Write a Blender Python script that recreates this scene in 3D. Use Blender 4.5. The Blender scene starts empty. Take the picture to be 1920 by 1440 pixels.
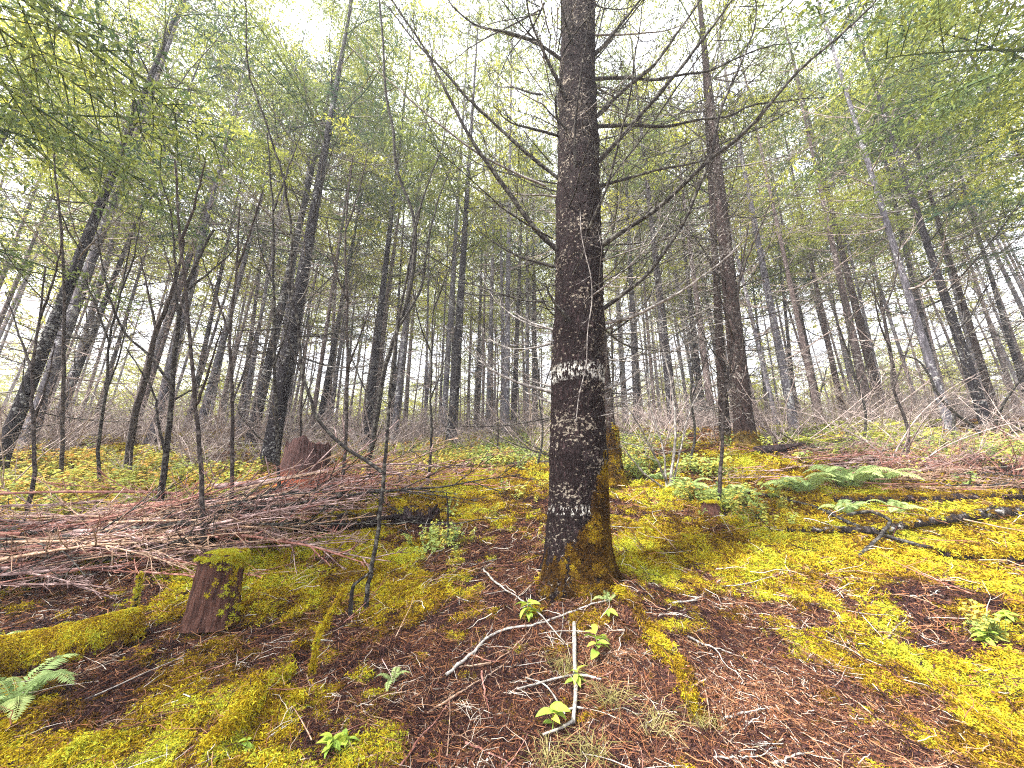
import bpy, math, random
import numpy as np
from mathutils import Vector, Matrix, Quaternion

# ------------------------------------------------------------------ camera, sky, sun, exposure
S = bpy.context.scene
COL = S.collection
F, PITCH, CAMZ = 715.0, math.radians(16.4), 1.40
cam = bpy.data.cameras.new('camera')
cam.sensor_width = 36.0
cam.lens = 36.0 * F / 1920.0
cam.clip_start, cam.clip_end = 0.05, 900
camo = bpy.data.objects.new('camera', cam)
COL.objects.link(camo)
camo.location = (0, 0, CAMZ)
camo.rotation_euler = (math.pi / 2 + PITCH, 0, 0)
S.camera = camo

SUN_EL, SUN_AZ = math.radians(52), math.radians(238)      # azimuth from +Y, clockwise: behind the camera, to its left
world = bpy.data.worlds.new('World')
S.world = world
world.use_nodes = True
nt = world.node_tree
bg = nt.nodes['Background']
sky = nt.nodes.new('ShaderNodeTexSky')
sky.sky_type = 'NISHITA'
sky.sun_disc = False
sky.sun_elevation = SUN_EL
sky.sun_rotation = SUN_AZ
sky.air_density = 1.0
sky.dust_density = 3.0
hs = nt.nodes.new('ShaderNodeHueSaturation')
hs.inputs['Saturation'].default_value = 0.30
mixw = nt.nodes.new('ShaderNodeMix'); mixw.data_type = 'RGBA'
mixw.inputs[0].default_value = 0.55                        # thin even cloud over the clear sky
mixw.inputs[7].default_value = (8.6, 8.9, 9.6, 1)
nt.links.new(sky.outputs[0], hs.inputs['Color'])
nt.links.new(hs.outputs[0], mixw.inputs[6])
nt.links.new(mixw.outputs[2], bg.inputs[0])
bg.inputs[1].default_value = 0.09
sl = bpy.data.lights.new('sun', 'SUN')
sl.energy = 4.2
sl.angle = math.radians(6)
sl.color = (1.0, 0.96, 0.90)
so = bpy.data.objects.new('sun', sl)
COL.objects.link(so)
sd = Vector((math.sin(SUN_AZ) * math.cos(SUN_EL), math.cos(SUN_AZ) * math.cos(SUN_EL), math.sin(SUN_EL)))
so.rotation_euler = sd.to_track_quat('Z', 'Y').to_euler()
so.location = (0, 0, 30)
S.view_settings.view_transform = 'Standard'
S.view_settings.look = 'None'
S.view_settings.gamma = 1.0
S.view_settings.use_curve_mapping = False
S.view_settings.exposure = 2.38
try:
    S.cycles.max_bounces = 6
    S.cycles.diffuse_bounces = 3
    S.cycles.transmission_bounces = 3
    S.cycles.volume_bounces = 0
    S.cycles.glossy_bounces = 2
    S.cycles.transparent_max_bounces = 4
    S.cycles.use_denoising = False          # keeps the fine twigs crisp
    S.cycles.filter_width = 1.1
    S.cycles.sample_clamp_direct = 12
    S.cycles.sample_clamp_indirect = 4
except Exception:
    pass

RNG = np.random.default_rng(11)
random.seed(5)
U = RNG.uniform

# ------------------------------------------------------------------ noise
def hash3(i, j, k, s=0):
    n = (i.astype(np.int64) * 374761393 + j.astype(np.int64) * 668265263 + k.astype(np.int64) * 2147483647 + s * 974711) & 0xffffffff
    n = ((n ^ (n >> 13)) * 1274126177) & 0xffffffff
    return ((n ^ (n >> 16)) & 0xffff) / 65535.0

def vnoise(x, y, z=None, s=0):
    x = np.asarray(x, float); y = np.asarray(y, float)
    z = np.zeros_like(x) if z is None else np.asarray(z, float)
    xi, yi, zi = np.floor(x), np.floor(y), np.floor(z)
    fx, fy, fz = x - xi, y - yi, z - zi
    fx, fy, fz = [t * t * (3 - 2 * t) for t in (fx, fy, fz)]
    r = 0
    for a in (0, 1):
        for b in (0, 1):
            for c in (0, 1):
                w = (fx if a else 1 - fx) * (fy if b else 1 - fy) * (fz if c else 1 - fz)
                r = r + w * hash3(xi + a, yi + b, zi + c, s)
    return r

def fbm(x, y, z=None, o=4, s=0):
    r, a, t = 0, 1.0, 0
    for i in range(o):
        m = 2.03 ** i
        r = r + a * vnoise(np.asarray(x) * m, np.asarray(y) * m, None if z is None else np.asarray(z) * m, s + i)
        t += a; a *= .5
    return r / t

# ------------------------------------------------------------------ view helpers (used only to read positions in the place)
CP, SP = math.cos(PITCH), math.sin(PITCH)
def ray(px, py):
    cx, cy = (px - 960) / F, (720 - py) / F
    return np.array([cx, CP - cy * SP, SP + cy * CP])
def at(px, py, t):
    return np.array([0, 0, CAMZ]) + t * ray(px, py)

MAIN = (0.527, 3.42)
_py = np.array([-60, 0, 2.0, 3.42, 5.5, 7.7, 11.5, 14, 20, 60, 220]); _pz = np.array([-7, 0, .30, .55, 1.20, 1.95, 2.93, 3.42, 4.30, 10.0, 30.0])
_yy = np.arange(-60, 220, .05); _zz = np.interp(_yy, _py, _pz); _k = np.hanning(41); _zz[30:-30] = np.convolve(_zz, _k / _k.sum(), 'same')[30:-30]
def prof(y): return np.interp(y, _yy, _zz)
def softp(v): return np.clip(v, 0, 6)
def terrain_low(x, y):
    x = np.asarray(x, float); y = np.asarray(y, float)
    h = prof(y) + 0.040 * x + .12 * softp(-x - 4.2) * np.clip(y / 5, 0, 1) + .02 * softp(x - 6)
    d = np.hypot(x, y)
    k = np.clip((d - 2) / 8, 0, 1)
    h = h + (fbm(x * .22, y * .22, o=3, s=3) - .5) * .55 * k + (fbm(x * .8, y * .8, o=2, s=9) - .5) * .16
    h = h + .19 * np.exp(-(((x - MAIN[0]) / .85) ** 2 + ((y - MAIN[1]) / .8) ** 2))
    return h
def seg_d(x, y, a, b):
    ax, ay = a; bx, by = b
    t = np.clip(((x - ax) * (bx - ax) + (y - ay) * (by - ay)) / ((bx - ax) ** 2 + (by - ay) ** 2), 0, 1)
    return np.hypot(x - ax - t * (bx - ax), y - ay - t * (by - ay)), t
TS = np.concatenate([np.arange(.8, 8, .04), 8 * 1.012 ** np.arange(260)])
def ghit_f(px, py, fn):
    r = ray(px, py); o = np.array([0, 0, CAMZ])
    P = o + TS[:, None] * r
    k = np.nonzero(P[:, 2] < fn(P[:, 0], P[:, 1]))[0]
    if not len(k): return P[-1]
    i = k[0]
    if i == 0: return P[0]
    t2 = np.linspace(TS[i - 1], TS[i], 12); P = o + t2[:, None] * r
    k = np.nonzero(P[:, 2] < fn(P[:, 0], P[:, 1]))[0]
    return P[k[0]] if len(k) else P[-1]
# roots and ridges: polylines read off the photograph, as ground points
RIDGES = []
for pl, r_, h_ in (
    ([(1165, 1120), (1200, 1170), (1240, 1225), (1290, 1290)], .045, .07),
    ([(1010, 1105), (960, 1150), (900, 1190)], .05, .06),
    ([(560, 1230), (500, 1300), (430, 1390), (400, 1430)], .05, .07),
    ([(540, 1330), (400, 1350), (260, 1380), (120, 1440)], .06, .06),
    ([(230, 1265), (330, 1200), (430, 1170), (560, 1130)], .07, .05),
    ([(1440, 1205), (1600, 1215), (1760, 1250), (1920, 1330)], .08, .07),
    ([(1360, 1085), (1500, 1100), (1700, 1120), (1900, 1150)], .10, .06),
    ([(1150, 1060), (1300, 1030), (1420, 1000)], .09, .06)):
    pts = [ghit_f(a, b, terrain_low) for a, b in pl]
    RIDGES.append(([(p[0], p[1]) for p in pts], r_, h_))
HOLES = [(ghit_f(1320, 1325, terrain_low), .10, .24), (ghit_f(1060, 1310, terrain_low), .13, .07), (ghit_f(1700, 1190, terrain_low), .25, .08),
         (ghit_f(255, 1250, terrain_low), .16, .05), (ghit_f(960, 1050, terrain_low), .3, .03)]
def terrain(x, y):
    x = np.asarray(x, float); y = np.asarray(y, float)
    h = terrain_low(x, y)
    for pl, r_, h_ in RIDGES:
        best = 0
        for a, b in zip(pl[:-1], pl[1:]):
            d, t = seg_d(x, y, a, b)
            best = np.maximum(best, np.exp(-(d / r_) ** 2))
        h = h + h_ * best
    for p, r_, h_ in HOLES:
        h = h - h_ * np.exp(-((x - p[0]) ** 2 + (y - p[1]) ** 2) / r_ ** 2)
    near = np.clip(1.6 - np.hypot(x, y) / 9, 0, 1)
    h = h + (fbm(x * 3.1, y * 3.1, o=3, s=21) - .5) * .075 * near + (fbm(x * 13, y * 13, o=2, s=31) - .5) * .035 * near
    return h
def gz(x, y): return float(terrain(x, y))
def ghit(px, py): return ghit_f(px, py, terrain)

# moss: where it grows (0..1), patches read off the photograph
MOSS = [(130, 1370, 1.0, .9), (40, 1400, .5, .5), (500, 1110, .8, 1.0), (700, 1060, .6, 1.0), (600, 1030, .7, .9), (760, 1130, .45, .9), (900, 950, .8, 1.0), (830, 920, 1.4, .9),
        (350, 1240, .45, .8), (450, 1330, .3, .7), (300, 1290, .35, .6), (600, 1180, .35, .7), (430, 1060, .5, .9), (1340, 1010, .9, 1.0), (1480, 1020, 1.0, 1.0), (1600, 1050, .9, .95),
        (1750, 1060, .8, .8), (1250, 985, .7, .8), (1420, 900, 1.5, .95), (1300, 920, 1.3, .8), (1560, 940, 1.6, .9), (1750, 970, 1.2, .8), (1500, 1225, .28, 1.0), (1570, 1250, .2, .8), (1400, 1130, .4, .6),
        (1780, 1330, .4, .9), (1700, 1290, .3, .7), (1850, 1420, .4, .9), (1640, 1180, .35, .6), (1880, 1250, .4, .4), (1240, 1230, .18, .8), (960, 1230, .12, .6), (1120, 1150, .2, .7),
        (660, 940, 1.0, .8), (1000, 890, 2.0, .8), (1180, 1060, .3, .6), (700, 1240, .2, .4), (180, 1330, .6, .8)]
MOSS = [(ghit(a, b), r, v) for a, b, r, v in MOSS]
BARE = [(960, 1050, .5), (1000, 1300, .75), (760, 1330, .5), (880, 1400, .6), (1450, 1390, .7), (1250, 1300, .5), (1650, 1400, .45), (240, 1260, .25), (1350, 1180, .45), (1180, 1400, .5), (1520, 1310, .4), (850, 1210, .5)]
BARE = [(ghit(a, b), r) for a, b, r in BARE]
def moss_at(x, y):
    x = np.asarray(x, float); y = np.asarray(y, float)
    m = np.zeros_like(x) + .22
    for p, r, v in MOSS:
        m = np.maximum(m, v * np.exp(-(((x - p[0]) / r) ** 2 + ((y - p[1]) / r) ** 2) * .8))
    for p, r in BARE:
        m = m * (1 - .75 * np.exp(-(((x - p[0]) / r) ** 2 + ((y - p[1]) / r) ** 2)))
    for w in (0, 2, 3, 4):
        for a, b in zip(RIDGES[w][0][:-1], RIDGES[w][0][1:]):
            d, t = seg_d(x, y, a, b); m = np.maximum(m, .75 * np.exp(-(d / .035) ** 2))
    far = np.clip((np.hypot(x, y) - 6) / 6, 0, 1)
    m = m * (1 - far) + far * .45
    m = m + (fbm(x * 1.6, y * 1.6, o=4, s=41) - .5) * 1.1 + (fbm(x * 7, y * 7, o=3, s=47) - .5) * 1.7 * np.clip(1.3 - np.hypot(x, y) / 14, .2, 1)
    return np.clip((m - .22) * 1.9, 0, 1)

# ------------------------------------------------------------------ mesh helpers
class MB:
    def __init__(s): s.V, s.Q, s.T, s.A, s.n = [], [], [], [], 0
    def add(s, V, Q=None, T=None, a=0.5):
        V = np.asarray(V, float).reshape(-1, 3)
        if Q is not None and len(Q): s.Q.append(np.asarray(Q, np.int64) + s.n)
        if T is not None and len(T): s.T.append(np.asarray(T, np.int64) + s.n)
        s.V.append(V); s.A.append(np.broadcast_to(np.asarray(a, float), (len(V),)).copy()); s.n += len(V)
    def merge(s, o, M=None, a=None):
        V = np.concatenate(o.V) if M is None else xf(np.concatenate(o.V), M)
        A = np.concatenate(o.A)
        s.add(V, np.concatenate(o.Q) if o.Q else None, np.concatenate(o.T) if o.T else None, A if a is None else np.clip(A * .35 + a, 0, 1))
    def arrays(s):
        return (np.concatenate(s.V), np.concatenate(s.Q) if s.Q else np.zeros((0, 4), np.int64), np.concatenate(s.T) if s.T else np.zeros((0, 3), np.int64), np.concatenate(s.A))
    def mesh(s, name, mat, smooth=True):
        V, Q, T, A = s.arrays()
        me = bpy.data.meshes.new(name)
        me.vertices.add(len(V)); me.vertices.foreach_set('co', V.astype(np.float32).ravel())
        nl = len(Q) * 4 + len(T) * 3
        me.loops.add(nl); me.loops.foreach_set('vertex_index', np.concatenate([Q.ravel(), T.ravel()]).astype(np.int32))
        me.polygons.add(len(Q) + len(T))
        st = np.concatenate([np.arange(len(Q)) * 4, len(Q) * 4 + np.arange(len(T)) * 3]).astype(np.int32)
        me.polygons.foreach_set('loop_start', st)
        me.update(calc_edges=True)
        me.polygons.foreach_set('use_smooth', np.full(len(Q) + len(T), smooth))
        at_ = me.attributes.new('tint', 'FLOAT', 'POINT'); at_.data.foreach_set('value', A.astype(np.float32))
        if mat: me.materials.append(mat)
        return me
def xf(V, M):
    M = np.array(M); return V @ M[:3, :3].T + M[:3, 3]
def tube(mb, P, R, k=5, a=0.5, cap=False, twist=0):
    P = np.asarray(P, float); n = len(P); R = np.broadcast_to(np.asarray(R, float), (n,))
    T = np.gradient(P, axis=0); T /= np.linalg.norm(T, axis=1, keepdims=True) + 1e-9
    m = np.abs(T.mean(0)); ref = np.eye(3)[int(np.argmin(m))]
    A = np.cross(T, ref); A /= np.linalg.norm(A, axis=1, keepdims=True) + 1e-9
    B = np.cross(T, A)
    th = np.arange(k) * 2 * math.pi / k
    V = P[:, None, :] + R[:, None, None] * (np.cos(th)[None, :, None] * A[:, None, :] + np.sin(th)[None, :, None] * B[:, None, :])
    i = np.arange(n - 1)[:, None]; j = np.arange(k)[None, :]; j2 = (j + 1) % k
    Q = np.stack([i * k + j, (i + 1) * k + j, (i + 1) * k + j2, i * k + j2], -1).reshape(-1, 4)
    V = V.reshape(-1, 3); Tt = None
    if cap:
        V = np.vstack([V, P[0], P[-1]])
        jj = np.arange(k); jn = (jj + 1) % k
        Tt = np.vstack([np.stack([np.full(k, n * k), jj, jn], -1), np.stack([np.full(k, n * k + 1), (n - 1) * k + jn, (n - 1) * k + jj], -1)])
    mb.add(V, Q, Tt, a)
def spline(pts, n):
    pts = np.asarray(pts, float)
    d = np.r_[0, np.cumsum(np.linalg.norm(np.diff(pts, axis=0), axis=1))]
    if len(pts) < 3:
        t = np.linspace(0, 1, n)[:, None]; return pts[0] * (1 - t) + pts[-1] * t
    q = np.linspace(0, d[-1], n); out = np.zeros((n, 3))
    m = np.gradient(pts, d, axis=0)
    for u, x in enumerate(q):
        i = min(max(np.searchsorted(d, x) - 1, 0), len(pts) - 2)
        h = d[i + 1] - d[i]; t = (x - d[i]) / h
        out[u] = (2*t**3-3*t**2+1)*pts[i] + (t**3-2*t**2+t)*h*m[i] + (-2*t**3+3*t**2)*pts[i+1] + (t**3-t**2)*h*m[i+1]
    return out
def leaves(mb, P, D, N, l, w, a=.5, fold=.0):
    P = np.asarray(P, float); n = len(P)
    D = D / (np.linalg.norm(D, axis=1, keepdims=True) + 1e-9)
    W = np.cross(D, N); W /= np.linalg.norm(W, axis=1, keepdims=True) + 1e-9
    l = np.broadcast_to(np.asarray(l, float), (n,))[:, None]; w = np.broadcast_to(np.asarray(w, float), (n,))[:, None]
    V = np.stack([P, P + D * l * .45 + W * w * .5, P + D * l - np.array([0, 0, 1.]) * l * fold, P + D * l * .45 - W * w * .5], 1).reshape(-1, 3)
    Q = (np.arange(n)[:, None] * 4 + np.arange(4)[None, :])
    A = np.repeat(np.broadcast_to(np.asarray(a, float), (n,)), 4)
    mb.add(V, Q, None, A)
def unit(v): return v / (np.linalg.norm(v, axis=-1, keepdims=True) + 1e-9)

# ------------------------------------------------------------------ object helpers
def props(o, label=None, cat=None, group=None, kind=None):
    if label: o['label'] = label
    if cat: o['category'] = cat
    if group: o['group'] = group
    if kind: o['kind'] = kind
    return o
def thing(name, label, cat, loc=(0, 0, 0), group=None, rot=None):
    o = bpy.data.objects.new(name, None); COL.objects.link(o)
    o.empty_display_size = .2
    o.location = loc
    if rot is not None: o.rotation_mode = 'QUATERNION'; o.rotation_quaternion = rot
    return props(o, label, cat, group)
def part(name, me, parent=None, loc=(0, 0, 0), kind=None, label=None):
    o = bpy.data.objects.new(name, me); COL.objects.link(o)
    o.location = loc
    if parent is not None: o.parent = parent
    return props(o, label, None, None, kind)
def single(name, me, label, cat, group=None, kind=None, loc=(0, 0, 0)):
    o = bpy.data.objects.new(name, me); COL.objects.link(o); o.location = loc
    return props(o, label, cat, group, kind)

# ------------------------------------------------------------------ materials
def ramp(nt, stops, interp='LINEAR'):
    r = nt.nodes.new('ShaderNodeValToRGB'); r.color_ramp.interpolation = interp
    e = r.color_ramp.elements
    while len(e) < len(stops): e.new(.5)
    for i, (p, c) in enumerate(stops):
        e[i].position = p; e[i].color = (*c, 1)
    return r
def newmat(name):
    m = bpy.data.materials.new(name); m.use_nodes = True
    m.node_tree.nodes['Principled BSDF'].inputs['Specular IOR Level'].default_value = .10
    return m, m.node_tree, m.node_tree.nodes['Principled BSDF']
def noise(nt, scale, detail=5, rough=.6, vec=None, dist=0):
    n = nt.nodes.new('ShaderNodeTexNoise'); n.inputs['Scale'].default_value = scale
    n.inputs['Detail'].default_value = detail; n.inputs['Roughness'].default_value = rough; n.inputs['Distortion'].default_value = dist
    if vec is not None: nt.links.new(vec, n.inputs['Vector'])
    return n
def mixc(nt, f, a, b):
    m = nt.nodes.new('ShaderNodeMix'); m.data_type = 'RGBA'
    for s, v in ((0, f), (6, a), (7, b)):
        if hasattr(v, 'links') or hasattr(v, 'is_output'): nt.links.new(v, m.inputs[s])
        elif isinstance(v, tuple): m.inputs[s].default_value = (*v, 1)
        else: m.inputs[s].default_value = v
    return m.outputs[2]
def mth(nt, op, a, b=None, clamp=False):
    m = nt.nodes.new('ShaderNodeMath'); m.operation = op; m.use_clamp = clamp
    for i, v in enumerate((a, b)):
        if v is None: continue
        if hasattr(v, 'is_output'): nt.links.new(v, m.inputs[i])
        else: m.inputs[i].default_value = v
    return m.outputs[0]
def mapr(nt, v, a, b, c=0, d=1):
    m = nt.nodes.new('ShaderNodeMapRange'); nt.links.new(v, m.inputs[0])
    for i, x in enumerate((a, b, c, d)): m.inputs[i + 1].default_value = x
    return m.outputs[0]
def bump(nt, bsdf, h, strength=.5, dist=.02):
    b = nt.nodes.new('ShaderNodeBump'); b.inputs['Strength'].default_value = strength; b.inputs['Distance'].default_value = dist
    nt.links.new(h, b.inputs['Height']); nt.links.new(b.outputs[0], bsdf.inputs['Normal'])
def objvec(nt, scale=(1, 1, 1), world_pos=False):
    if world_pos:
        g = nt.nodes.new('ShaderNodeNewGeometry'); src = g.outputs['Position']
    else:
        g = nt.nodes.new('ShaderNodeTexCoord'); src = g.outputs['Object']
    m = nt.nodes.new('ShaderNodeMapping'); m.inputs['Scale'].default_value = scale
    nt.links.new(src, m.inputs[0]); return m.outputs[0], src
def attr(nt, name, typ='GEOMETRY'):
    a = nt.nodes.new('ShaderNodeAttribute'); a.attribute_name = name; a.attribute_type = typ
    return a.outputs['Fac']

def bark_mat(name, dark, mid, lichen, lich_thr=.60, moss_h=.5, moss=(.20, .15, .02), band=None, scl=1.0, moss_amt=1.0):
    m, nt, b = newmat(name)
    v, src = objvec(nt, (26 * scl, 26 * scl, 8 * scl), True)
    w = nt.nodes.new('ShaderNodeTexVoronoi'); w.feature = 'DISTANCE_TO_EDGE'; w.inputs['Scale'].default_value = 1.0
    nz0 = noise(nt, 1.3, 6, .75, v)
    nzv = nt.nodes.new('ShaderNodeVectorMath'); nzv.operation = 'SCALE'; nzv.inputs['Scale'].default_value = 3.2; nt.links.new(nz0.outputs['Color'], nzv.inputs[0])
    vv = nt.nodes.new('ShaderNodeVectorMath'); vv.operation = 'ADD'
    nt.links.new(v, vv.inputs[0]); nt.links.new(nzv.outputs[0], vv.inputs[1]); nt.links.new(vv.outputs[0], w.inputs['Vector'])
    n2 = noise(nt, 2.2, 8, .8, v)
    crack = mapr(nt, w.outputs['Distance'], 0.0, .30, .25, 1)
    base = ramp(nt, [(.34, dark), (.5, mid), (.60, tuple(x * 1.7 for x in mid)), (.72, tuple(x * 2.6 for x in mid))])
    nt.links.new(n2.outputs['Fac'], base.inputs[0])
    c = mixc(nt, crack, tuple(x * .35 for x in dark), base.outputs[0])
    v3, _ = objvec(nt, (40 * scl, 40 * scl, 55 * scl), True)
    nl = noise(nt, .5, 5, .72, v3); nb = noise(nt, .045, 2, .5, v3)
    lm = mth(nt, 'ADD', nl.outputs['Fac'], mth(nt, 'MULTIPLY', mth(nt, 'SUBTRACT', nb.outputs['Fac'], .5), .35))
    lf = mapr(nt, lm, lich_thr, lich_thr + .06)
    c = mixc(nt, lf, c, lichen)
    tc = nt.nodes.new('ShaderNodeTexCoord'); sep = nt.nodes.new('ShaderNodeSeparateXYZ'); nt.links.new(tc.outputs['Object'], sep.inputs[0])
    z = sep.outputs['Z']
    if band:
        for z0, hw, thr in band:
            d = mth(nt, 'ABSOLUTE', mth(nt, 'SUBTRACT', mth(nt, 'ADD', z, mth(nt, 'MULTIPLY', mth(nt, 'SUBTRACT', nl.outputs['Fac'], .5), .16)), z0))
            k = mapr(nt, d, hw * .5, hw, 1, 0)
            v4, _ = objvec(nt, (60, 60, 22), True); n4 = noise(nt, .8, 3, .6, v4)
            f = mth(nt, 'MULTIPLY', k, mapr(nt, n4.outputs['Fac'], thr, thr + .04))
            c = mixc(nt, f, c, (.62, .60, .55))
    if moss_amt:
        nm = noise(nt, .55, 7, .85, v3)
        zz = mth(nt, 'SUBTRACT', mapr(nt, z, moss_h * .1, moss_h, .30, -.35), 0)
        f = mapr(nt, mth(nt, 'ADD', nm.outputs['Fac'], zz), .56, .68, 0, moss_amt)
        c = mixc(nt, f, c, moss)
    nt.links.new(c, b.inputs['Base Color']); b.inputs['Roughness'].default_value = .9
    h = mth(nt, 'ADD', mth(nt, 'MULTIPLY', crack, .8), mth(nt, 'MULTIPLY', n2.outputs['Fac'], .7))
    bump(nt, b, h, .9, .018)
    return m
M_MAIN = bark_mat('bark_main', (.004, .0025, .003), (.030, .018, .019), (.34, .29, .23), .59, .70, (.13, .062, .012), [(1.70, .085, .50), (.52, .040, .56)], 1.5, 0)
M_BARK = bark_mat('bark_grey', (.007, .006, .008), (.036, .030, .036), (.34, .34, .33), .585, .45, (.14, .12, .02), None, .8, .8)
M_BARKR = bark_mat('bark_brown', (.010, .006, .006), (.050, .032, .029), (.34, .31, .28), .61, .6, (.14, .10, .02), None, .8, .8)

M_BARKF = bark_mat('bark_far_grey_hazed', (.06, .055, .068), (.16, .148, .17), (.45, .45, .44), .57, .45, (.14, .12, .02), None, .5, 0)  # far copy of the bark, distance light and haze painted into its colour
M_BARKFR = bark_mat('bark_far_brown_hazed', (.055, .04, .04), (.16, .12, .115), (.42, .38, .36), .59, .45, (.14, .12, .02), None, .5, 0)  # brown far copy, paled the same way for light and haze
def twig_mat(name, dark, light, amt=.5, scale=30):
    m, nt, b = newmat(name)
    v, _ = objvec(nt, (1, 1, 1), True)
    n = noise(nt, scale, 4, .7, v)
    r = ramp(nt, [(.32, dark), (.5, tuple((a + c) * .5 * amt + a * (1 - amt) for a, c in zip(dark, light))), (.64, light)])
    nt.links.new(n.outputs['Fac'], r.inputs[0]); nt.links.new(r.outputs[0], b.inputs['Base Color'])
    b.inputs['Roughness'].default_value = .85
    return m
M_BRANCH = twig_mat('branch_dark', (.014, .011, .012), (.13, .125, .105), .18, 25)
M_TWIG = twig_mat('twig_grey', (.06, .05, .05), (.42, .39, .36), .6, 18)
M_STICK = twig_mat('stick_brown', (.13, .07, .065), (.55, .40, .37), .6, 10)
M_RED = twig_mat('stick_red', (.16, .06, .045), (.42, .22, .18), .6, 12)
M_WHITE = twig_mat('stick_white', (.11, .085, .07), (.46, .44, .40), .9, 45)
M_SAPR = twig_mat('sapling_brown', (.022, .017, .017), (.13, .11, .10), .3, 20)
M_THICK = twig_mat('thicket_twig', (.15, .105, .10), (.52, .44, .40), .7, 9)
M_TAN = twig_mat('stick_tan', (.20, .11, .07), (.45, .33, .24), .7, 30)

def foliage_mat(name, stops, trans=.35, rough=.6, inst=False, use_rand=True, own=.4):
    m, nt, b = newmat(name)
    a = attr(nt, 'tint')
    if inst:
        ai = attr(nt, 'tint', 'INSTANCER')
        a = mth(nt, 'ADD', mth(nt, 'MULTIPLY', a, own), mth(nt, 'SUBTRACT', ai, own * .5))
    elif use_rand:
        oi = nt.nodes.new('ShaderNodeObjectInfo')
        a = mth(nt, 'ADD', mth(nt, 'MULTIPLY', a, .72), mth(nt, 'MULTIPLY', oi.outputs['Random'], .28))
    r = ramp(nt, stops); nt.links.new(a, r.inputs[0])
    nt.links.new(r.outputs[0], b.inputs['Base Color']); b.inputs['Roughness'].default_value = rough
    tr = nt.nodes.new('ShaderNodeBsdfTranslucent'); nt.links.new(r.outputs[0], tr.inputs[0])
    mx = nt.nodes.new('ShaderNodeMixShader'); mx.inputs[0].default_value = trans
    nt.links.new(b.outputs[0], mx.inputs[1]); nt.links.new(tr.outputs[0], mx.inputs[2])
    out = nt.nodes['Material Output']; nt.links.new(mx.outputs[0], out.inputs[0])
    return m
M_NEEDLE = foliage_mat('conifer_foliage', [(.0, (.028, .062, .040)), (.28, (.085, .13, .045)), (.52, (.21, .25, .055)), (.76, (.40, .42, .07)), (1.0, (.58, .55, .05))], .45)
M_MOSS = foliage_mat('moss', [(.0, (.035, .016, .006)), (.25, (.13, .065, .010)), (.5, (.27, .165, .012)), (.72, (.41, .305, .014)), (.9, (.47, .40, .022)), (1.0, (.40, .42, .04))], .25, .8, True)
M_MOSSP = foliage_mat('moss_cushion', [(.0, (.12, .09, .012)), (.5, (.36, .29, .015)), (1.0, (.60, .54, .02))], .30, .8, False, False)
M_FERN = foliage_mat('fern_leaf', [(.0, (.10, .18, .08)), (.4, (.33, .44, .17)), (.8, (.52, .58, .22)), (1.0, (.55, .45, .12))], .35)
M_BRACKEN = foliage_mat('bracken_leaf', [(.0, (.26, .34, .07)), (.5, (.46, .48, .08)), (1.0, (.58, .34, .07))], .35)
M_LEAF = foliage_mat('herb_leaf', [(.0, (.08, .16, .04)), (.5, (.26, .38, .06)), (.8, (.48, .58, .08)), (1.0, (.60, .52, .06))], .35)
M_HERB = foliage_mat('undergrowth_leaf', [(.0, (.10, .16, .06)), (.4, (.25, .32, .09)), (.7, (.45, .44, .08)), (1.0, (.50, .26, .06))], .35, .6, True)
M_LITTER = foliage_mat('litter', [(.0, (.012, .006, .007)), (.32, (.060, .026, .023)), (.55, (.19, .075, .035)), (.75, (.29, .15, .075)), (.9, (.34, .24, .17)), (1.0, (.46, .41, .35))], .0, .85, True, True, .75)
M_GRASS = foliage_mat('dry_grass', [(.0, (.18, .18, .05)), (.5, (.38, .33, .12)), (1.0, (.55, .48, .26))], .3)

def ground_mat():
    m, nt, b = newmat('forest_floor')
    v, _ = objvec(nt, (1, 1, 1), True)
    n1 = noise(nt, 28, 6, .75, v); n2 = noise(nt, 2.2, 4, .6, v); n3 = noise(nt, 90, 4, .7, v)
    soil = ramp(nt, [(.36, (.007, .004, .005)), (.48, (.036, .018, .018)), (.58, (.11, .050, .038)), (.70, (.30, .17, .12))])
    nt.links.new(n1.outputs['Fac'], soil.inputs[0])
    rust = ramp(nt, [(.36, (.02, .008, .006)), (.52, (.14, .052, .016)), (.66, (.34, .15, .035))]); nt.links.new(n3.outputs['Fac'], rust.inputs[0])
    c = mixc(nt, mapr(nt, n2.outputs['Fac'], .46, .62, 0, .8), soil.outputs[0], rust.outputs[0])
    moss = ramp(nt, [(.38, (.04, .022, .006)), (.5, (.20, .12, .012)), (.62, (.40, .29, .02))]); nt.links.new(n1.outputs['Fac'], moss.inputs[0])
    f = mapr(nt, mth(nt, 'ADD', attr(nt, 'tint'), mth(nt, 'MULTIPLY', mth(nt, 'SUBTRACT', n1.outputs['Fac'], .5), .9)), .35, .6)
    c = mixc(nt, f, c, moss.outputs[0])
    nt.links.new(c, b.inputs['Base Color']); b.inputs['Roughness'].default_value = .95
    bump(nt, b, mth(nt, 'ADD', n1.outputs['Fac'], mth(nt, 'MULTIPLY', n3.outputs['Fac'], .5)), .9, .03)
    return m
M_GROUND = ground_mat()

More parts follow.
